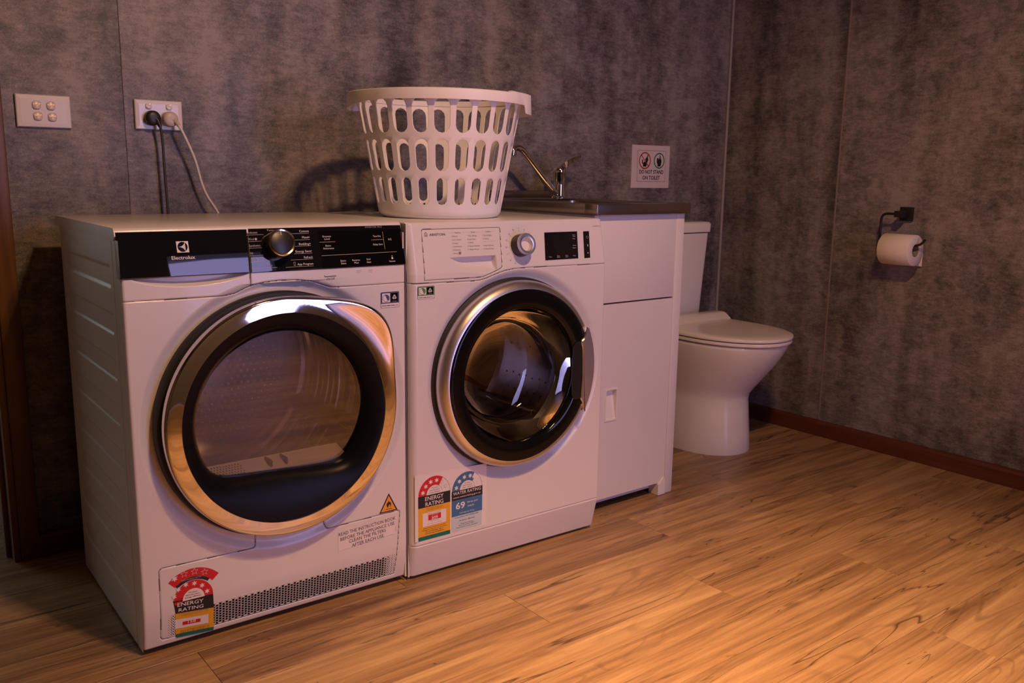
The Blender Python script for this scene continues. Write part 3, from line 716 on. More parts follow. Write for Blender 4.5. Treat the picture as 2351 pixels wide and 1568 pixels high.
# energy label on the flap (its left edge has come loose a little)
p = Print(sm); K = .0775
p.arc((.0985, .0985), .0520, .0700, 41, 133, 'red', 1, 30); p.arc((.0985, .0985), .0460, .0522, 50, 131, 'black', 1, 30)
p.star((.0632, .1560), .0072, 'label', 3)
for u, z in ((.0823, .1610), (.1027, .1612), (.1228, .1550)): p.star((u, z), .0080, 'label', 3, 5, .42); p.star((u, z), .0064, 'red', 4, 5, .42)
p.text('SUPER EFFICIENCY RATING', .0960, .1460, .0030, 'lgrey', 'C', 3, .040)
p.arc((.0985, .1040), .0215, .0395, -2, 168, 'red', 2, 36); p.poly([(.0620, .0985), (.0790, .1030), (.0785, .1110), (.0600, .1120), (.0575, .1085)], 'red', 2)
p.poly([(.0985 + .0218 * math.cos(R(t)), .1040 + .0218 * math.sin(R(t))) for t in range(-3, 184, 8)], 'label', 3)
for u, z in ((.0602, .1180), (.0690, .1310), (.0842, .1375), (.1014, .1361), (.1164, .1273), (.1259, .1122)): p.star((u, z), .0060, 'label', 4)
for i, (t, wd) in enumerate((('The more', .018), ('stars the more', .028), ('energy efficient', .032))): p.text(t, .0968, .1175 - i * .0050, .0030, 'dark', 'C', 5, wd, 0, -.05)
p.poly([(.0583, .1085), (.1378, .1025), (.1385, .0717), (.0618, .0805)], 'black', 3)
p.text('ENERGY', .0655, .0952, .0078, 'label', 'L', 5, .0520, .01, -.09); p.text('RATING', .0672, .0832, .0076, 'label', 'L', 5, .0500, .01, -.09)
p.poly([(.0612, .0808), (.1387, .0718), (.1390, .0243), (.0618, .0325)], 'yellow', 2)
p.poly([(.0600, .0672), (.1274, .0590), (.1277, .0379), (.0604, .0455)], 'label', 3); p.poly([(.0751, .0580), (.1112, .0545), (.1113, .0465), (.0751, .0500)], 'red', 4)
p.text('158', .0935, .0503, .0058, 'label', 'C', 5, .016, .01, -.09)
for i, z in enumerate((.0735, .0700)): p.text('Annual energy use, loads a week' if i else 'When tested to AS/NZS 2442', .100, z, .0020, 'grey', 'C', 4, .055, 0, -.09)
for z in (.0380, .0350, .0320): p.text('www.energyrating.gov.au', .100, z - .003, .0020, 'dark', 'C', 4, .060, 0, -.09)
p.poly([(.0618, .0322), (.1390, .0243), (.1386, .0166), (.0632, .0240)], 'teal', 4)
p.build('energy_label', DRY, label='red, black and yellow star energy label')

# ------------------------------------------------------------------ washing machine (built in measured units, then brought to true size)
KS = 1.012
WAS = thing('washing_machine', 'white front loading washing machine with silver door ring, between the dryer and the laundry cabinet', 'washing machine', (-.5516, -.6880, 0), -.0256)
wx = lambda x, y, z: (x * KS, y * KS, z * KS - .01147)
WU0, WU1 = .0205, .5950
def wv(z): return np.where(z > .736, (z - .736) * .22, np.where(z < .103, .020 * np.maximum(0, (.103 - z) / .083), 0.0))
def wmap(u, z, off): return wx(u, float(wv(np.array(z))) - off, z)
WC2 = (.3090, .4820)
w_seam = [(WU0, .7172), (.0707, .7168), (.188, .7148), (.206, .7158), (.2233, .7190), (.2491, .7268), (.2753, .7338), (.302, .7372), (.343, .7382), (WU1, .7362)]
w_plinth = [(WU0, .1010), (WU1, .1035)]
w_draw = rounded_path([(.0559, .7235), (.0612, .8345), (.2748, .8340), (.2690, .7425), (.2516, .7350), (.2309, .7286), (.213, .7228), (.190, .7222), (.0559, .7233)], .004, 4)
def w_sd(U, Z): return np.minimum(polydist(U, Z, w_seam), polydist(U, Z, w_plinth))
def w_surf(U, Z):
    v = wv(Z) + edge_round(U - WU0, .018) + edge_round(WU1 - U, .005) + edge_round(Z - .019, .003) + edge_round(.850 - Z, .006)
    r = np.hypot(U - WC2[0] - .012, Z - WC2[1] + .005)
    v = v + .012 * smooth01((.262 - r) / .030) * (Z < .742) * (Z > .108)
    # drawer grip: a scoop, deepest under its straight upper edge
    zu = .7705
    t = np.clip((U - .120) / .134, 0, 1); zl = zu - .0235 * np.sin(np.pi * np.clip(t * .62, 0, 1)) ** .8
    ins = smooth01((U - .118) / .05) * smooth01((.2545 - U) / .003) * smooth01((zu - Z) / .0022) * smooth01((Z - zl + .018) / .022)
    v = v + .017 * ins
    s = w_sd(U, Z); d2 = polydist(U, Z, w_draw)
    return v + .0024 * np.exp(-(s / .0016) ** 2) + .0022 * np.exp(-(d2 / .0011) ** 2)
us = np.linspace(WU0, WU1, 524); zs = np.linspace(.019, .850, 757)
fp = heightfield('front_panel', us, zs, w_surf, lambda u, z: np.hypot(u - WC2[0], z - WC2[1]) < .212, [enamel, gap_m], WAS,
                 lambda u, z: ((w_sd(u, z) < .00072) & (z > .2)) | (polydist(u, z, w_draw) < .00072))
cc = np.empty(len(fp.data.vertices) * 3, np.float32); fp.data.vertices.foreach_get('co', cc); cc = cc.reshape(-1, 3) * KS; cc[:, 2] -= .01147
fp.data.vertices.foreach_set('co', cc.ravel()); fp.data.update()
D0 = .56
G().box(WU0, WU0 + .003, .021, D0, .02, .848).box(WU1 - .003, WU1, .026, D0, .02, .848).box(WU0 + .001, WU1 - .001, D0 - .003, D0, .02, .848).box(WU0 + .01, WU1 - .01, .024, D0, .022, .026).xf(wx).build('cabinet', side_enamel, WAS, smooth=False)
G().box(WU0 + .001, WU1 - .001, .029, D0 + .004, .832, .8505, .003).xf(wx).build('worktop', enamel, WAS)
for a, b in ((.07, .07), (.55, .07), (.07, .5), (.55, .5)):
    G().lathe([(.02, 0), (.02, .006), (.012, .008), (.012, .018)], (a, b, .0), (0, 0, 1), 16, True, True).build('foot', rubber, WAS)
# print on the drawer and fascia
p = Print(lambda u, z, o: wx(u, float(w_surf(np.array(u), np.array(z))) - o, z))
p.line((.0672, .8195), (.0672, .8250), .0008, 'dark'); p.line((.0740, .8195), (.0740, .8250), .0008, 'dark'); p.line((.0672, .8195), (.0740, .8195), .0008, 'dark'); p.line((.0668, .8248), (.0700, .8282), .0008, 'dark'); p.line((.0742, .8248), (.0700, .8282), .0008, 'dark'); p.line((.0700, .8282), (.0700, .8260), .0006, 'dark')
p.disc((.0706, .8222), .0013, 'red', 3); p.text('ARISTON', .0793, .8200, .0052, 'dark', 'L', 2, .0412, .012)
for t, u, z, wd in (('Fabrics', .1544, .8238, .0145), ('Extra', .197, .8240, .0105), ('Clothes', .2396, .8242, .0145)): p.text(t, u, z, .0032, 'grey', 'C', 2, wd, .01)
for a, b in (((.1357, .8253), (.1462, .8253)), ((.1628, .8253), (.1735, .8253)), ((.1789, .8255), (.1910, .8255)), ((.2030, .8255), (.2168, .8255)), ((.2218, .8256), (.2315, .8256)), ((.2478, .8256), (.2580, .8256)), ((.2219, .8034), (.2587, .8036))): p.line(a, b, .0004, 'lgrey')
for t, u, z, wd in (('1 Mixed', .1364, .8158, .0160), ('2 Eco Cotton', .1363, .8081, .0262), ('3 Cotton', .1365, .8004, .0165), ('4 Synthetics', .1367, .7932, .0250), ('5 Delicates', .1364, .7855, .0212), ('6 Wool', .1358, .7778, .0135),
                    ('7 Anti Allergy', .1798, .8158, .0260), ('8 Anti Stain', .1797, .8080, .0220), ('9 White', .1797, .8004, .0155), ('10 Steam Refresh', .1776, .7927, .0335), ('11 Rapid Wash', .1770, .7852, .0310),
                    ('12 Bed & Bath', .2217, .8156, .0260), ('13 Shirts', .2217, .8080, .0170), ('14 Spin & Drain', .2216, .7927, .0290), ('15 Rinse & Spin', .2215, .7852, .0290)): p.text(t, u, z, .0032, 'grey', 'L', 2, wd)
p.disc((.1548, .7798), .0034, 'grey', 3)
for t, u, z in (('1', .3285, .8293), ('2', .3448, .8253), ('3', .3595, .8163), ('15', .3124, .8261), ('14', .2989, .8163), ('13', .2897, .8022), ('12', .2866, .786), ('11', .2877, .7702), ('10', .2947, .7555), ('9', .3078, .7482), ('8', .339, .7478), ('7', .3541, .7568)):
    p.text(t, u, z, .0034, 'dark', 'C', 2); d = np.array((.3270 - u, .7885 - z - .001)); d = d / np.hypot(*d); p.line((u + d[0] * .0045, z + .0015 + d[1] * .0045), (u + d[0] * .0065, z + .0015 + d[1] * .0065), .0006, 'dark')
p.text('WASHER 9KG', .5768, .8295, .0026, 'grey', 'C', 2, .026)
p.build('lettering', fp)
def wslab(pts, o0, o1, mat, name, lab=None, e=.0008):
    c = np.mean(pts, 0); inn = [tuple(np.array(q) + (c - np.array(q)) / np.linalg.norm(c - np.array(q)) * e) for q in pts]
    return G().loft([[wmap(*q, o1) for q in inn], [wmap(*q, o1 - .0004) for q in pts], [wmap(*q, o0) for q in pts]], True, True).build(name, mat, WAS, smooth=False, label=lab)
ds = wslab([(.3994, .7528), (.5045, .7532), (.5103, .8194), (.4056, .8192)], -.002, .0015, gloss_k, 'display', 'black touch display')
bs = wslab([(.5251, .7527), (.5439, .7532), (.5495, .8189), (.5307, .8187)], -.002, .0015, gloss_k, 'button_strip', 'narrow black button strip')
p = Print(lambda u, z, o: wmap(u, z, .0016 + o))
for t, u, z, wd in (('Extra', .4979, .8100, .009), ('Rinse', .4983, .8062, .009), ('Easy', .4965, .8008, .008), ('Steam', .4960, .7841, .0105), ('Hygiene', .4951, .7785, .0115), ('Temp', .4147, .7593, .0090), ('Spin', .4406, .7608, .008), ('Speed', .4406, .7574, .009), ('Delay', .4673, .7608, .0085), ('Start', .4673, .7574, .0085), ('Easy', .4924, .7593, .0085)):
    p.text(t, u, z, .0027, 'lgrey', 'C', 2, wd)
p.build('lettering', ds)
p = Print(lambda u, z, o: wmap(u, z, .0016 + o))
p.arc((.5406, .8044), .0028, .0033, 0, 360, 'lgrey', 2, 20); p.disc((.5393, .7850), .0016, 'lgrey', 2, 10); p.rect(.5380, .7815, .5406, .7838, 'lgrey', 2)
p.poly([(.5355, .7630), (.5355, .7675), (.5383, .7652)], 'lgrey', 2); p.rect(.5390, .7630, .5394, .7675, 'lgrey', 2); p.rect(.5400, .7630, .5404, .7675, 'lgrey', 2)
p.build('lettering', bs)
# knob
KN = Vector(wmap(.3262, .7900, 0)); NRM = Vector((0, -.977, .215))
kn = G().lathe([(.0275, -.001), (.0272, .010), (.0262, .027)], KN, NRM, 56).build('knob', black_p, WAS, label='dark knob with satin silver rim and white centre')
G().lathe([(.0262, .0262), (.0266, .0290), (.0255, .0312), (.0215, .0318), (.0172, .0305), (.0165, .0290)], KN, NRM, 56).build('knob_rim', silver, kn)
G().lathe([(.0168, .0295), (.0155, .0190), (.0145, .0182), (.0005, .0182)], KN, NRM, 48, False, True).build('knob_centre', fixture_w, kn)
G().lathe([(.0305, -.0004), (.0300, .0012), (.0272, .0016)], KN, NRM, 56).build('knob_collar', enamel, kn)
# door
def wring(fr, v, n=144, c=WC2):
    f = fr if callable(fr) else (lambda a: fr)
    return [(c[0] + f(2 * math.pi * k / n) * math.cos(2 * math.pi * k / n), v, c[1] + f(2 * math.pi * k / n) * math.sin(2 * math.pi * k / n)) for k in range(n)]
G().loft([wring(.2345, .013), wring(.2335, .002), wring(.226, -.002), wring(.215, .004)]).xf(wx).build('door_seal', rubber, WAS)
G().loft([wring(.226, -.001), wring(.2288, -.006), wring(.2290, -.014), wring(.2268, -.022), wring(.2215, -.029), wring(.2150, -.0335), wring(.2112, -.0350), wring(.2097, -.0352), wring(.2092, -.0335)]).xf(wx).build('door_ring', silver, WAS, ang=60, label='satin silver door ring')
C3 = (.3095, .4800)
def wr3(r, v): return wring(r, v, 144, C3)
bez_k = speckle(pbsdf('bezel_black', (0.006, 0.006, 0.006), 0.08, Specular_IOR_Level=0.22), 0.05, 10)
G().loft([wring(.2093, -.0338), wring(.2075, -.0352), wring(.200, -.0362), wr3(.180, -.0355), wr3(.1695, -.0330), wr3(.1650, -.0270), wr3(.1635, -.016), wr3(.165, .000)]).xf(wx).build('door_bezel', bez_k, WAS, ang=70, label='glossy black outer door glass')
G().loft([wr3(.1640, -.016), wr3(.1620, -.004), wr3(.1560, .022), wr3(.146, .050), wr3(.132, .074), wr3(.118, .086), wr3(.090, .093), wr3(.04, .096)], False, True).xf(wx).build('door_glass', washer_glass, WAS, ang=80)
# grip: satin lens-shaped plate over the right edge, pocket behind
arc = [(WC2[0] - .003 + .2255 * math.cos(R(a)), WC2[1] + .002 + .2255 * math.sin(R(a))) for a in range(-31, 28, 3)]
chord = rounded_path([(.5035, .5850), (.4945, .5560), (.4850, .5500), (.4905, .5330), (.4912, .5217), (.4935, .4640), (.4900, .4080), (.4880, .4020), (.4945, .3930), (.5030, .3660)], .006, 4)
def plate(d): return [(q[0] + d * (1 if k < len(arc) else -1) * -0.0, q[1]) for k, q in enumerate(arc + chord)]
pl = arc + chord
cen = (.513, .470); ins = [((q[0] - cen[0]) * .90 + cen[0], (q[1] - cen[1]) * .985 + cen[1]) for q in pl]
G().loft([[(u, -.0412, z) for u, z in ins], [(u, -.0385, z) for u, z in pl], [(u, -.030, z) for u, z in pl]], True, True).xf(wx).build('door_handle', silver, WAS, ang=30, label='satin silver door grip')
pk = [(.462, .536), (.470, .548), (.489, .552), (.4915, .464), (.488, .402), (.470, .402), (.462, .414), (.458, .470)]
G().loft([[(u, -.0366, z) for u, z in pk], [(u, -.0369, z) for u, z in [((q[0] - .475) * .92 + .475, (q[1] - .475) * .95 + .475) for q in pk]]], False, True).xf(wx).build('grip_pocket', black_p, WAS, smooth=False, label='dark finger pocket beside the grip')
# gasket, drum with rows of holes, lifters
G().loft([wr3(.176, .004), wr3(.186, .020), wr3(.178, .042), wr3(.190, .050), wr3(.178, .062), wr3(.205, .068)]).xf(wx).build('door_gasket', grey_r, WAS, ang=60)
G().loft([wr3(.200, .066), wr3(.232, .074), wr3(.240, .085), wr3(.240, .375), wr3(.232, .385), wr3(.15, .392), wr3(.05, .380), wr3(.02, .378)], False, True).xf(wx).build('drum', drum_m, WAS, ang=30)
g = G()
for k in range(0, 36):
    for j in range(9):
        a = 2 * math.pi * (k + (.08 if j % 2 else 0)) / 36; y = .10 + j * .030; n_ = 6; rr = .2392
        if k % 3 == 2: continue
        e1 = Vector((math.cos(a), 0, math.sin(a))); e2 = Vector((-math.sin(a), 0, math.cos(a))); o = Vector((C3[0], y, C3[1])) + e1 * rr
        g.add([tuple(o + e2 * (.0032 * math.cos(t)) + Vector((0, .0032 * math.sin(t), 0))) for t in [i * math.pi / 3 for i in range(6)]], [tuple(range(6))])
g.xf(wx).build('drum_holes', INK['black'], WAS, smooth=False, recalc=False)['kind'] = 'stuff'
for k in (75, 195, 315):
    a = R(k); e1 = Vector((math.cos(a), 0, math.sin(a))); e2 = Vector((-math.sin(a), 0, math.cos(a))); o = Vector((C3[0], 0, C3[1])); rings = []
    for v in (.09, .105, .35, .365):
        s = .35 if v in (.09, .365) else 1
        rings.append([tuple(o + Vector((0, v, 0)) + e1 * (.240 - .05 * s * hh) + e2 * t_) for hh, t_ in ((0, -.034), (.45, -.022), (.9, -.012), (1, 0), (.9, .012), (.45, .022), (0, .034))])
    G().loft(rings, True, True).xf(wx).build('drum_lifter', drum_m, WAS, ang=60)
wm = lambda u, z, o: wx(u, float(wv(np.array(z))) - .0004 - o, z)
care_sticker('care_sticker', WAS, wm, .0377, .6825, .0424, .0275, 'green')['label'] = 'small green and black wool care sticker'
# water and energy rating labels on one clear sticker
p = Print(wm)
p.poly([(.0271, .1135), (.2275, .1120), (.2275, .2690), (.0271, .2760)], 'label', 0)
c = (.0800, .2222)
p.arc(c, .0218, .0435, 58, 180, 'red', 2); p.arc(c, .0424, .0436, 0, 58, 'lgrey', 2, 16); p.arc(c, .0218, .0226, 0, 58, 'lgrey', 2, 16)
for a in (170, 141, 113, 84): p.star((c[0] + .0325 * math.cos(R(a - 4)), c[1] + .0325 * math.sin(R(a - 4))), .0066, 'label', 3)
for a in (52, 24): p.star((c[0] + .0325 * math.cos(R(a)), c[1] + .0325 * math.sin(R(a))), .0062, 'lgrey', 2); p.star((c[0] + .0325 * math.cos(R(a)), c[1] + .0325 * math.sin(R(a))), .0050, 'label', 3)
for i, (t, wd) in enumerate((('The more', .017), ('stars the more', .027), ('energy efficient', .031))): p.text(t, c[0], .2365 - i * .0055, .0030, 'grey', 'C', 3, wd)
p.rect(.0357, .1937, .1233, .2222, 'black', 2); p.text('ENERGY', .0540, .2092, .0098, 'label', 'L', 3, .0506, .01); p.text('RATING', .0550, .1958, .0098, 'label', 'L', 3, .0490, .01)
p.rect(.0358, .1230, .1234, .1937, 'yellow', 1); p.rect(.0358, .1136, .1236, .1230, 'teal', 2)
p.text('A joint government and', .0795, .1888, .0022, 'dark', 'C', 2, .045); p.text('industry program', .0795, .1848, .0022, 'dark', 'C', 2, .040)
p.rect(.0475, .1468, .1120, .1796, 'label', 2); p.text('Energy consumption', .0800, .1755, .0026, 'grey', 'C', 3, .036)
p.rect(.0627, .1598, .0974, .1735, 'red', 3); p.text('309', .0800, .1608, .0070, 'label', 'C', 4, .0175, .02); p.text('Warm wash', .0800, .1704, .0020, 'label', 'C', 4, .018)
p.text('kWh per year', .0800, .1558, .0024, 'grey', 'C', 3, .024); p.text('When tested to the standard', .0800, .1505, .0020, 'grey', 'C', 3, .040)
for i, (t, wd) in enumerate((('Actual energy use and running costs', .060), ('will depend on how you use the machine', .068), ('For more information, refer to', .048), ('www.energyrating.gov.au', .052))): p.text(t, .0795, .1410 - i * .0046, .0026 if i < 2 else .0030, 'dark', 'C', 2, wd, .01 if i > 1 else 0)
c = (.1718, .2158)
p.arc(c, .0215, .0432, 62, 180, 'blue', 2); p.arc(c, .0215, .0330, 50, 63, 'blue', 2, 8); p.arc(c, .0421, .0433, 0, 62, 'lgrey', 2, 16); p.arc(c, .0215, .0223, 0, 50, 'lgrey', 2, 16)
for a in (170, 139, 110, 80): p.star((c[0] + .0322 * math.cos(R(a - 4)), c[1] + .0322 * math.sin(R(a - 4))), .0066, 'label', 3)
p.star((c[0] + .0322 * math.cos(R(56)), c[1] + .0322 * math.sin(R(56))), .0060, 'label', 3)
for i, (t, wd) in enumerate((('The more', .017), ('stars the more', .027), ('water efficient', .029))): p.text(t, c[0], .2300 - i * .0052, .0030, 'grey', 'C', 3, wd)
p.rect(.1274, .1930, .2157, .2160, 'black', 2); p.text('WATER RATING', .1310, .2062, .0078, 'label', 'L', 3, .0800, .006); p.text('www.waterrating.gov.au', .1310, .1978, .0046, 'label', 'L', 3, .0790)
p.rect(.1274, .1528, .2152, .1930, 'blue', 2); p.text('69', .1388, .1702, .0158, 'label', 'L', 3, .0262, .02); p.text('litres per', .1720, .1800, .0052, 'label', 'L', 3, .0310); p.text('wash', .1720, .1705, .0050, 'label', 'L', 3, .0185); p.text('Load capacity: 9.0 kg', .1495, .1575, .0036, 'label', 'L', 3, .042)
p.rect(.1272, .1152, .2140, .1528, 'lblue', 2)
for i, (t, wd, z) in enumerate((('In accordance with AS/NZS 6400', .068, .1478), ('Ariston Model', .045, .1385), ('Using the program:', .036, .1305), ('Eco Cotton 40C', .045, .1262), ('Test results to the standard', .062, .1215))): p.text(t, .1705, z, .0030, 'dark', 'C', 3, wd, .01 if i < 2 else 0)
p.build('rating_label', WAS, label='clear sticker with energy and water rating labels')

# ------------------------------------------------------------------ laundry basket
ZW = .8494
BK = thing('laundry_basket', 'round white plastic laundry basket with oval slots, standing on the washing machine', 'laundry basket', (-.300, -.455, ZW), R(-121.8))
br = lambda z: .1520 + .180 * z
def bpt(a, z, ins=0): return ((br(z) - ins) * math.cos(a), (br(z) - ins) * math.sin(a), z)
NS = 24; TH = .0026
rows = [(.022, .106, .0335, .0985, .60), (.106, .193, .1120, .1870, .68), (.193, .288, .1995, .2790, .75)]
g = G()
for za, zb, sa, sb, fr in rows:
    for k in range(NS):
        a0 = 2 * math.pi * (k - .5) / NS; da = 2 * math.pi / NS; ac = a0 + da / 2; zc = (za + zb) / 2; zsc = (sa + sb) / 2
        rm = br(zc); hw = rm * da / 2; hh = (zb - za) / 2; sw = hw * fr; sh = (sb - sa) / 2
        angs = sorted([2 * math.pi * (i + .5) / 26 for i in range(26)] + [math.atan2(sy * hh, sx * hw) % (2 * math.pi) for sx in (-1, 1) for sy in (-1, 1)])
        O, H = [], []
        for t in angs:
            c, s_ = math.cos(t), math.sin(t)
            q = min(hw / max(abs(c), 1e-9), hh / max(abs(s_), 1e-9)); O.append((c * q, s_ * q))
            # stadium boundary along direction t
            cs = sh - sw
            q1 = sw / max(abs(c), 1e-9)
            if abs(q1 * s_) <= cs: q2 = q1
            else:
                b_ = abs(s_) * cs; q2 = b_ + math.sqrt(max(0, b_ * b_ - cs * cs + sw * sw))
            H.append((c * q2, s_ * q2))
        n = len(angs); e = .0007
        mk = lambda P, ins: [bpt(ac + x / rm, zc + z, ins) for x, z in P]
        Hs = [(x, z + zsc - zc) for x, z in H]
        Hb = [(x * (1 - e / sw), (z) * (1 - e / sh) + zsc - zc) for x, z in H]
        V = mk(O, 0) + mk(Hs, 0) + mk(Hb, e) + mk(Hb, TH - e) + mk(Hs, TH) + mk(O, TH)
        for L_ in range(5):
            g.add(V, [(L_ * n + i, L_ * n + (i + 1) % n, (L_ + 1) * n + (i + 1) % n, (L_ + 1) * n + i) for i in range(n)]) if L_ == 0 else g.F.extend([tuple(b + len(g.V) - len(V) for b in (L_ * n + i, L_ * n + (i + 1) % n, (L_ + 1) * n + (i + 1) % n, (L_ + 1) * n + i)) for i in range(n)])
g.M = [0] * len(g.F)
g.lathe([(br(.022), .022), (br(.013), .013), (.1490, .0065), (.1440, .0020), (.137, .0), (.128, .0), (.1265, .0035), (.0005, .0035)], (0, 0, 0), (0, 0, 1), 96)
g.lathe([(br(.022) - TH, .022), (br(.013) - TH, .014), (.145, .009), (.138, .0060), (.0005, .0058)], (0, 0, 0), (0, 0, 1), 96)
bo = g.build('basket_body', basket_m, BK, ang=40)
bmx = bmesh.new(); bmx.from_mesh(bo.data); bmesh.ops.remove_doubles(bmx, verts=bmx.verts[:], dist=.00012); bmesh.ops.recalc_face_normals(bmx, faces=bmx.faces[:]); bmx.to_mesh(bo.data); bmx.free(); bo.data.shade_smooth(); bo.data.set_sharp_from_angle(angle=R(40))
def rim_prof(d):
    """d: degrees from the side of the basket facing the room; the two grips sit left and right"""
    ad = abs((d + 180) % 360 - 180)
    right = ((d + 180) % 360 - 180) > 0
    h = float(smooth01((ad - 71) / 3) * smooth01((124 - ad) / 3)) if right else float(smooth01((ad - 45) / 42) * smooth01((135 - ad) / 30))
    ra = float(smooth01((ad - 50) / 3) * smooth01((128 - ad) / 4)) if right else 0.
    h2 = float(smooth01((ad - 64) / 24) * smooth01((124 - ad) / 6)) if right else h
    ro = .2135 + .0150 * h2; zb = .2745 - (.020 if right else .014) * h; zt = .300 + .0035 * ra
    return [(.1985, .286), (.1990, zt - .003), (.2020, zt), (ro - .005, zt), (ro - .001, zt - .002), (ro + .0012, zb + .001), (ro + .0008, zb), (ro - .0016, zb), (ro - .0035, zt - .006), (.2035, zt - .007), (.2025, .287)]
N = 240; rings = []
for k in range(N + 1):
    a = 2 * math.pi * k / N; pr = rim_prof(math.degrees(a)); rings.append([(r_ * math.cos(a), r_ * math.sin(a), z_) for r_, z_ in pr])
G().loft(rings).build('rim', basket_m, BK, ang=40, label='rolled rim with two side grips')

# ------------------------------------------------------------------ laundry cabinet, sink top, tap
CX0, CX1, CY = .0906, .4518, -.6127
CB = thing('laundry_cabinet', 'narrow white metal laundry cabinet under the steel sink top, right of the washing machine', 'cabinet', ((CX0 + CX1) / 2, CY, 0))
lc = lambda x, y, z: (x - (CX0 + CX1) / 2, y - CY, z)
G().box(CX0, CX0 + .02, CY, -.02, .012, .853, .0015, seg=1).box(.4175, CX1, CY, CY + .03, .0, .853, .002).box(CX1 - .012, CX1, CY + .02, -.02, .0, .853, .001, seg=1).box(CX0 + .01, CX1 - .01, -.03, -.02, .02, .853).xf(lc).build('carcass', cab_w, CB)
G().box(CX0 + .0205, .4170, CY + .0005, CY + .018, .6105, .853, .0015).xf(lc).build('upper_panel', cab_w, CB)
g = G()
HX0, HX1, HZ0, HZ1 = .1525, .2000, .2695, .3640
for a in ((CX0 + .0215, HX0, .039, .6060), (HX1, .4160, .039, .6060), (HX0, HX1, .039, HZ0), (HX0, HX1, HZ1, .6060)): g.box(a[0], a[1], CY + .0005, CY + .018, a[2], a[3])
dd = g.xf(lc).build('door', cab_w, CB, smooth=False)
g = G(); e = .004
V = [(HX0, CY - .002, HZ0), (HX1, CY - .002, HZ0), (HX1, CY - .002, HZ1), (HX0, CY - .002, HZ1), (HX0 + e, CY - .002, HZ0 + e), (HX1 - e, CY - .002, HZ0 + e), (HX1 - e, CY - .002, HZ1 - e), (HX0 + e, CY - .002, HZ1 - e),
     (HX0 + e, CY + .002, HZ0 + e + .003), (HX1 - e, CY + .002, HZ0 + e + .003), (HX1 - e, CY + .016, HZ1 - e - .002), (HX0 + e, CY + .016, HZ1 - e - .002), (HX0 - .001, CY + .001, HZ0 - .001), (HX1 + .001, CY + .001, HZ0 - .001), (HX1 + .001, CY + .001, HZ1 + .001), (HX0 - .001, CY + .001, HZ1 + .001)]
g.add(V, [(0, 1, 5, 4), (1, 2, 6, 5), (2, 3, 7, 6), (3, 0, 4, 7), (4, 5, 9, 8), (5, 6, 10, 9), (6, 7, 11, 10), (7, 4, 8, 11), (8, 9, 10, 11), (12, 13, 1, 0), (13, 14, 2, 1), (14, 15, 3, 2), (15, 12, 0, 3)]).xf(lc).build('door_handle', plastic_w, dd, smooth=False, label='recessed white plastic finger pull')
G().box(CX0 + .02, .417, CY + .035, CY + .045, .014, .060).xf(lc).build('kick_plate', cab_w, CB, smooth=False)
G().prism([(.386, .001), (.4160, .001), (.4160, .050), (.408, .053), (.396, .040), (.386, .036)], CY - .004, CY + .035).xf(lc).build('foot', plastic_w, CB, smooth=False)
for a, b in ((CX0 + .03, CY + .06), (CX0 + .03, -.06), (CX1 - .03, -.06)): G().lathe([(.016, 0), (.016, .02)], lc(a, b, 0), (0, 0, 1), 12, True, True).build('foot', plastic_w, CB)
BX0, BX1, BY0 = .0845, .4560, -.6300; BZ0, BZ1 = .8535, .8830
SK = thing('sink_top', 'dull stainless steel sink top with folded front edge on the laundry cabinet', 'sink', ((BX0 + BX1) / 2, BY0, BZ0))
ls = lambda x, y, z: (x - (BX0 + BX1) / 2, y - BY0, z - BZ0)
g = G(); q = [(BX0 + .035, -.56), (BX1 - .035, -.56), (BX1 - .035, -.17), (BX0 + .035, -.17)]
g.box(BX0, BX1, BY0, -.58, BZ0, BZ1, .002).box(BX0, BX1, -.165, -.004, BZ0, BZ1, .002).box(BX0, BX0 + .03, -.5805, -.1645, BZ0, BZ1, .002).box(BX1 - .03, BX1, -.5805, -.1645, BZ0, BZ1, .002)
g.box(BX0, BX1, -.014, -.003, BZ1 - .002, .906, .003)
g.xf(ls).build('worktop', steel, SK)
ring_r = lambda d, z: [(x, y, z) for x, y in rounded_path([(BX0 + .03 + d, -.37), (BX0 + .03 + d, -.579 + d), (BX1 - .03 - d, -.579 + d), (BX1 - .03 - d, -.166 - d), (BX0 + .03 + d, -.166 - d), (BX0 + .03 + d, -.371)], .04, 5)]
G().loft([ring_r(-.001, BZ1 - .001), ring_r(.004, BZ1 - .006), ring_r(.010, BZ1 - .12), ring_r(.03, BZ1 - .135)], False, True).xf(ls).build('basin', steel, SK)
TX0, TY0 = .391, -.118
TP = thing('mixer_tap', 'chrome mixer tap with angled spout and raised lever at the back of the sink', 'tap', (TX0, TY0, BZ1 + .0005))
G().lathe([(.026, 0), (.026, .004), (.0225, .006), (.0215, .010), (.0215, .080), (.0222, .0815), (.0222, .090), (.020, .098), (.012, .104), (.0005, .1055)], (0, 0, 0), (0, 0, 1), 32, True).build('tap_body', chrome, TP, ang=45)
P_ = [(1.075 * x, y, z) for x, y, z in [(-.010, -.002, .014), (-.034, -.003, .030), (-.075, -.004, .073), (-.115, -.005, .115), (-.138, -.0055, .139), (-.150, -.006, .150), (-.162, -.006, .1565), (-.174, -.006, .1575), (-.184, -.006, .155), (-.1865, -.006, .146)]]
G().tube(P_, [.0125, .012, .0108, .0102, .010, .010, .010, .0102, .0105, .0105], 16).build('spout', chrome, TP)
G().lathe([(.0125, 0), (.0125, -.014), (.010, -.015)], (-.2005, -.006, .147), (.12, 0, 1), 20, True, True).build('aerator', chrome, TP)
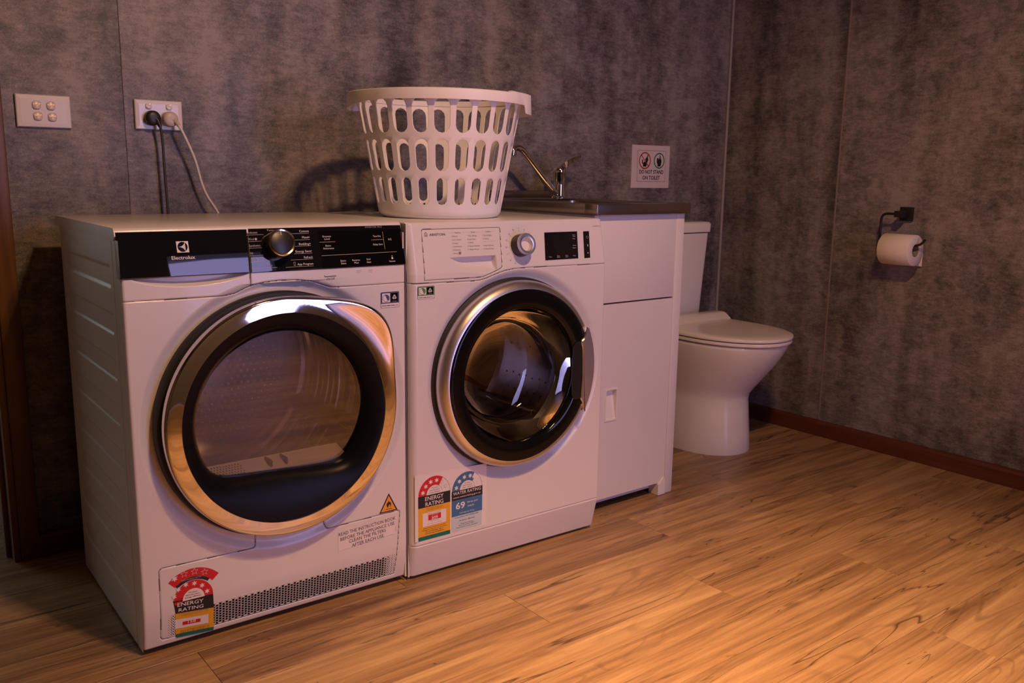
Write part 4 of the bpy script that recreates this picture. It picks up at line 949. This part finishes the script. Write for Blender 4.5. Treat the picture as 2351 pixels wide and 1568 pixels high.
G().loft([[(x, y, z) for x, y, z in ((xx, -w_, zz + t_), (xx, w_, zz + t_), (xx, w_ * .8, zz - t_), (xx, -w_ * .8, zz - t_))] for xx, zz, w_, t_ in ((-.016, .096, .014, .006), (.008, .105, .017, .011), (.028, .1155, .016, .0095), (.052, .127, .0145, .0075), (.074, .1335, .0125, .0055), (.087, .1350, .008, .003))], True, True).build('lever', chrome, TP, ang=50)
BT = thing('small_bottle', 'slim white bottle with black cap on the sink top, glimpsed through the basket', 'bottle', (.0975, -.016 - .010, BZ1))
G().lathe([(.0005, 0), (.0105, 0), (.0115, .002), (.0115, .022), (.0095, .026), (.0095, .030)], (0, 0, 0), (0, 0, 1), 24).build('bottle_body', plastic_w, BT)
G().lathe([(.0110, .0275), (.0112, .029), (.0110, .047), (.0098, .0485), (.0005, .0485)], (0, 0, 0), (0, 0, 1), 20).build('cap', black_p, BT)

# ------------------------------------------------------------------ toilet
TC = .940
TL = thing('toilet', 'white close coupled toilet with its lid down, in the corner right of the laundry cabinet', 'toilet', (TC, -.30, 0))
lt = lambda x, y, z: (x - TC, y + .30, z)
def dshape(hw, yf, yb, a, z, n=40, pw=2.15):
    P = []
    for k in range(n + 1):
        t = math.pi * k / n; c, s_ = math.cos(t), math.sin(t)
        P.append((TC + hw * math.copysign(abs(c) ** (2 / pw), c), yf + a - a * abs(s_) ** (2 / pw), z))
    m = 8
    return P + [(TC - hw, yf + a + (yb - yf - a) * j / m, z) for j in range(1, m + 1)] + [(TC + hw, yb - (yb - yf - a) * j / m, z) for j in range(0, m)]
secs = [(.140, -.500, .19, 0.0), (.141, -.502, .19, .006), (.139, -.497, .19, .06), (.136, -.489, .19, .15), (.1345, -.486, .19, .190), (.1370, -.493, .195, .212), (.1440, -.512, .205, .236), (.158, -.552, .225, .285), (.1700, -.589, .240, .330), (.1790, -.613, .250, .368), (.1830, -.625, .255, .392), (.1835, -.627, .256, .400), (.1800, -.622, .254, .404), (.10, -.54, .2, .4045)]
G().loft([dshape(hw, yf, -.055, a, z) for hw, yf, a, z in secs], True, True).xf(lt).build('pan', ceramic, TL, ang=60)
ss = [(.184, -.632, .4075), (.1885, -.6375, .4090), (.1895, -.639, .4130), (.1885, -.6375, .4185), (.186, -.634, .4195)]
G().loft([dshape(hw, yf, -.200, .262, z) for hw, yf, z in ss], True, True).xf(lt).build('seat', seat_m, TL, ang=50)
ss = [(.186, -.634, .4225), (.190, -.640, .4235), (.1915, -.642, .4275), (.190, -.6405, .4330), (.184, -.633, .4362), (.16, -.60, .4385), (.08, -.50, .4395)]
lid = G().loft([dshape(hw, yf, -.200 - (.19 - hw) * .4, .262 * (hw / .19) ** .5, z) for hw, yf, z in ss], True, True)
prof = [(-.190, .4225), (-.190, .452), (-.196, .459), (-.235, .4595), (-.248, .456), (-.272, .4385), (-.272, .4225)]
lid.loft([[(x, y, z) for y, z in prof] for x in (TC - .186, TC - .183, TC + .183, TC + .186)], True, True)
lid.xf(lt).build('lid', seat_m, TL, ang=50)
G().box(TC - .12, TC + .12, -.215, -.19, .400, .424, .004).xf(lt).build('hinge', seat_m, TL)
def rrect3(hw, y0, y1, z, r=.025):
    P = []
    for cx, cy, a in ((TC + hw - r, y0 + r, -90), (TC + hw - r, y1 - .004, 0), (TC - hw + r, y1 - .004, 90), (TC - hw + r, y0 + r, 180)):
        rr = r if cy < -.05 else .004
        P += [(cx + r * math.cos(R(a + t)), cy + rr * math.sin(R(a + t)), z) for t in (0, 22, 45, 68, 90)]
    return P
G().loft([rrect3(.135, -.150, -.006, .40), rrect3(.150, -.160, -.006, .42), rrect3(.158, -.166, -.006, .60), rrect3(.166, -.172, -.006, .752)], True, True).xf(lt).build('cistern', ceramic, TL, ang=50)
G().loft([rrect3(.166, -.172, -.004, .7545), rrect3(.171, -.178, -.004, .757), rrect3(.172, -.179, -.004, .786), rrect3(.167, -.174, -.004, .793), rrect3(.150, -.158, -.006, .7955)], True, True).xf(lt).build('cistern_lid', ceramic, TL, ang=50)
G().lathe([(.020, 0), (.020, .004), (.018, .006), (.0005, .0062)], (0, .21, .7955), (0, 0, 1), 24).build('flush_button', chrome, TL)

# ------------------------------------------------------------------ wall plates, plugs and cords
def plate(name, label, cat, x, z, w_=.116, h_=.074):
    t = thing(name, label, cat, (x, 0, z))
    g = G(); A = lambda d, y: [(sx * (w_ / 2 - d), y, sz * (h_ / 2 - d)) for sx, sz in ((-1, -1), (1, -1), (1, 1), (-1, 1))]
    g.loft([A(0, .0), A(0, -.0065), A(.0018, -.0088), A(.010, -.0098)], False, True).build('plate', fixture_w, t, smooth=False)
    return t
def rbutton(w_, h_, y0, y1, x, z, tilt=.0):
    A = lambda s, y: [(x + s * w_ / 2 * math.copysign(abs(math.cos(t)) ** .65, math.cos(t)), y + tilt * math.sin(t), z + s * h_ / 2 * math.copysign(abs(math.sin(t)) ** .65, math.sin(t))) for t in [2 * math.pi * k / 24 for k in range(24)]]
    return G().loft([A(1, y0), A(1, y1 + .0008), A(.9, y1), A(.3, y1 - .0003)], True, True)
LS = plate('light_switch', 'white four button light switch plate on the wall near the door frame', 'light switch', -1.1119, 1.0869)
for x, z in ((-.0148, .0135), (.0156, .0130), (-.0136, -.0118), (.0172, -.0126)):
    b = rbutton(.0178, .0178, -.0085, -.0135, x, z, .0012).build('button', speckle(pbsdf('button_plastic', (.66, .56, .50), .3), .02, 60), LS)
    rg = G(); 
    A = lambda s, y: [(x + s * .0104 * math.copysign(abs(math.cos(t)) ** .65, math.cos(t)), y, z + s * .0104 * math.copysign(abs(math.sin(t)) ** .65, math.sin(t))) for t in [2 * math.pi * k / 24 for k in range(24)]]
    rg.loft([A(1.03, -.0096), A(1.0, -.0108), A(.93, -.0108), A(.90, -.0096)]).build('button_surround', fixture_w, LS)
    G().box(x - .0035, x + .0035, -.0144, -.0136, z - .0005, z + .0005).build('button_mark', INK['red'] if (x < 0 and z < 0) else INK['grey'], b, smooth=False)
PO = plate('power_outlet', 'white double power outlet with two plugs above the dryer', 'power outlet', -.8495, 1.0913, .116, .072)
for x in (-.0245, .0250): rbutton(.0150, .0135, -.0085, -.0140, x, .0212, .0015).build('rocker_switch', fixture_w, PO)
def plug_cord(name, label, dx, dz, r_, mp, mc, pts, cr):
    o = Vector((-.8495 + dx, -.0102, 1.0913 + dz)); t = thing(name, label, 'power cord', o)
    L_ = lambda P: [tuple(Vector(q) - o) for q in P]
    G().lathe([(r_ * .93, 0), (r_, .002), (r_ * 1.0, .012), (r_ * .97, .019), (r_ * .80, .0225), (r_ * .45, .0238), (.0005, .024)], (0, 0, 0), (0, -1, 0), 36).build('plug', mp, t)
    G().tube(L_([tuple(o + Vector((r_ * .35, -.018, -.003))), tuple(Vector(pts[0])), tuple(Vector(pts[1]))]), [.0075, .0066, .0046], 12).build('strain_relief', mp, t)
    P = [np.array(q, float) for q in pts]; Q = []
    for i in range(len(P) - 1):
        a, b, c, d = P[max(i - 1, 0)], P[i], P[i + 1], P[min(i + 2, len(P) - 1)]
        for s in np.linspace(0, 1, 9)[:-1]: Q.append(.5 * ((2 * b) + (c - a) * s + (2 * a - 5 * b + 4 * c - d) * s * s + (3 * b - a - 3 * c + d) * s ** 3))
    Q.append(P[-1])
    G().tube(L_([tuple(q) for q in Q]), cr, 10).build('cord', mc, t)
plug_cord('plug_and_cord', 'dark round plug with grey cord hanging down behind the dryer', -.0200, -.0085, .0185, plug_k, cord_k,
          [(-.8600, -.030, 1.0760), (-.8560, -.034, 1.0620), (-.8518, -.032, 1.0300), (-.8499, -.030, .9563), (-.8487, -.030, .9020), (-.8474, -.030, .8472), (-.846, -.032, .70), (-.845, -.034, .55)], .0034)
plug_cord('plug_and_cord', 'cream round plug with white cord slanting down behind the dryer', .0225, -.0095, .0190, plug_w, cord_w,
          [(-.8170, -.032, 1.0790), (-.8120, -.040, 1.0660), (-.8025, -.045, 1.0450), (-.7780, -.045, .9847), (-.7615, -.040, .9244), (-.7474, -.040, .8888), (-.7229, -.040, .8481), (-.68, -.045, .76), (-.66, -.045, .60)], .0036)
# ------------------------------------------------------------------ sign
SX, SZ, SW, SH = .9436, .9939, .2038, .1570
SG = thing('toilet_sign', 'white paper sign reading DO NOT STAND ON TOILET on the back wall', 'sign', (SX, 0, SZ))
G().box(-SW / 2, SW / 2, -.0022, -.0006, -SH / 2, SH / 2).build('sheet', speckle(pbsdf('sign_sheet', (.66, .58, .60), .5), .02, 40), SG, smooth=False)
p = Print(lambda u, z, o: ((u - .5) * SW, -.0023 - o, (z - .5) * SH))
def fr(u0, z0, u1, z1, t, ink):
    a = t / SW; b = t / SH
    p.rrect(u0, z0, u1, z1, .02, ink, 1); p.rrect(u0 + a, z0 + b, u1 - a, z1 - b, .018, 'signpaper', 2)
INK['signpaper'] = bpy.data.materials['sign_sheet']
fr(.145, .145, .895, .880, .0016, 'grey')
asp = SW / SH
def ell(cu, cz, r, t, ink, lay):
    V = []; F = []
    for i in range(49):
        a = 2 * math.pi * i / 48
        for rr in (r - t, r): V.append((cu + rr / SW * math.cos(a), cz + rr / SH * math.sin(a)))
        if i: F.append((2 * i - 2, 2 * i - 1, 2 * i + 1, 2 * i))
    p.tris(V, F, ink, lay)
def blob(cu, cz, pts, ink, lay): p.poly([(cu + x * .001 / SW, cz + z * .001 / SH) for x, z in pts], ink, lay)
# left pictogram: figure squatting with feet on the bowl; right pictogram: figure seated
blob(.336, .640, [(-9, -22), (9, -22), (12, -9), (15, -4), (-3, -4), (-9, -10), (-11, 4), (-15, 4), (-15, -8), (-9, -14)], 'black', 3)
blob(.336, .640, [(2, -4), (14, -4), (18, 3), (15, 12), (18, 22), (14, 21), (10, 13), (4, 8), (2, 2), (6, 0)], 'black', 3)
blob(.715, .645, [(-8, -21), (8, -21), (12, -8), (13, 1), (8, 8), (6, 20), (2, 20), (2, 10), (-3, 4), (-5, 11), (-12, 9), (-13, -6), (-9, -12)], 'black', 3)
ell(.336, .640, .0310, .0042, 'signred', 5); ell(.715, .645, .0290, .0040, 'signgreen', 5)
a = (.336 - .0205 / SW, .640 + .0205 / SH); b = (.336 + .0205 / SW, .640 - .0205 / SH)
p.poly([(a[0], a[1] + .014), (a[0] - .011, a[1]), (b[0], b[1] - .014), (b[0] + .011, b[1])], 'signred', 5)
p.text('DO NOT STAND', .520, .335, .088, 'black', 'C', 4, .64, .02); p.text('ON TOILET', .520, .198, .088, 'black', 'C', 4, .46, .02)
p.build('printing', SG)
# ------------------------------------------------------------------ toilet roll holder
BXH = 1.317
HO = thing('roll_holder', 'black wall mounted toilet roll holder with square plate and bent rail', 'toilet roll holder', (XR, -.791, .8450))
ho = lambda x, y, z: (x - XR, y + .791, z - .8450)
G().box(XR - .010, XR - .0005, -.8140, -.7680, .8215, .8680, .0012).xf(ho).build('wall_plate', matt_k, HO)
G().box(BXH - .010, XR - .009, -.8020, -.7800, .8345, .8560, .0015).xf(ho).build('bracket', matt_k, HO)
path = rounded_path([(0, 0), (1, 1)], .01) if False else None
def arc3(pts, r=.018):
    out = [Vector(pts[0])]
    for a, c, b in zip(pts[:-2], pts[1:-1], pts[2:]):
        a, c, b = Vector(a), Vector(c), Vector(b); A = c + (a - c).normalized() * min(r, (a - c).length / 2); B = c + (b - c).normalized() * min(r, (b - c).length / 2)
        out += [(1 - t) ** 2 * A + 2 * t * (1 - t) * c + t * t * B for t in (0, .25, .5, .75, 1)]
    return out + [Vector(pts[-1])]
G().tube([tuple(q) for q in arc3([(BXH, -.790, .8455), (BXH, -.731, .8455), (BXH, -.731, .7445), (BXH, -.874, .7445), (BXH, -.892, .7660)], .022)], .0042, 12).xf(ho).build('rail', matt_k, HO)
RLZ = .7445 + .0042 - .0205 - .0005; RY0, RY1 = -.862, -.752
RL = thing('toilet_roll', 'white toilet paper roll hanging on the black holder on the right wall', 'toilet roll', (BXH, (RY0 + RY1) / 2, RLZ))
hl = (RY1 - RY0) / 2
g = G(); prof = [(.0215, -hl), (.0500, -hl), (.0518, -hl + .002), (.0518, hl - .002), (.0500, hl), (.0215, hl), (.0215, -hl)]
g.lathe(prof, (0, 0, 0), (0, 1, 0), 64)
g.box(.0498, .0508, -hl, hl, -.055, -.0, 0)
g.build('paper', paper, RL, ang=50)
G().lathe([(.0213, -hl + .0005), (.0213, hl - .0005), (.0200, hl - .0005), (.0200, -hl + .0005), (.0213, -hl + .0005)], (0, 0, 0), (0, 1, 0), 40).build('cardboard_core', speckle(pbsdf('cardboard', (.28, .22, .18), .8), .05, 60), RL)
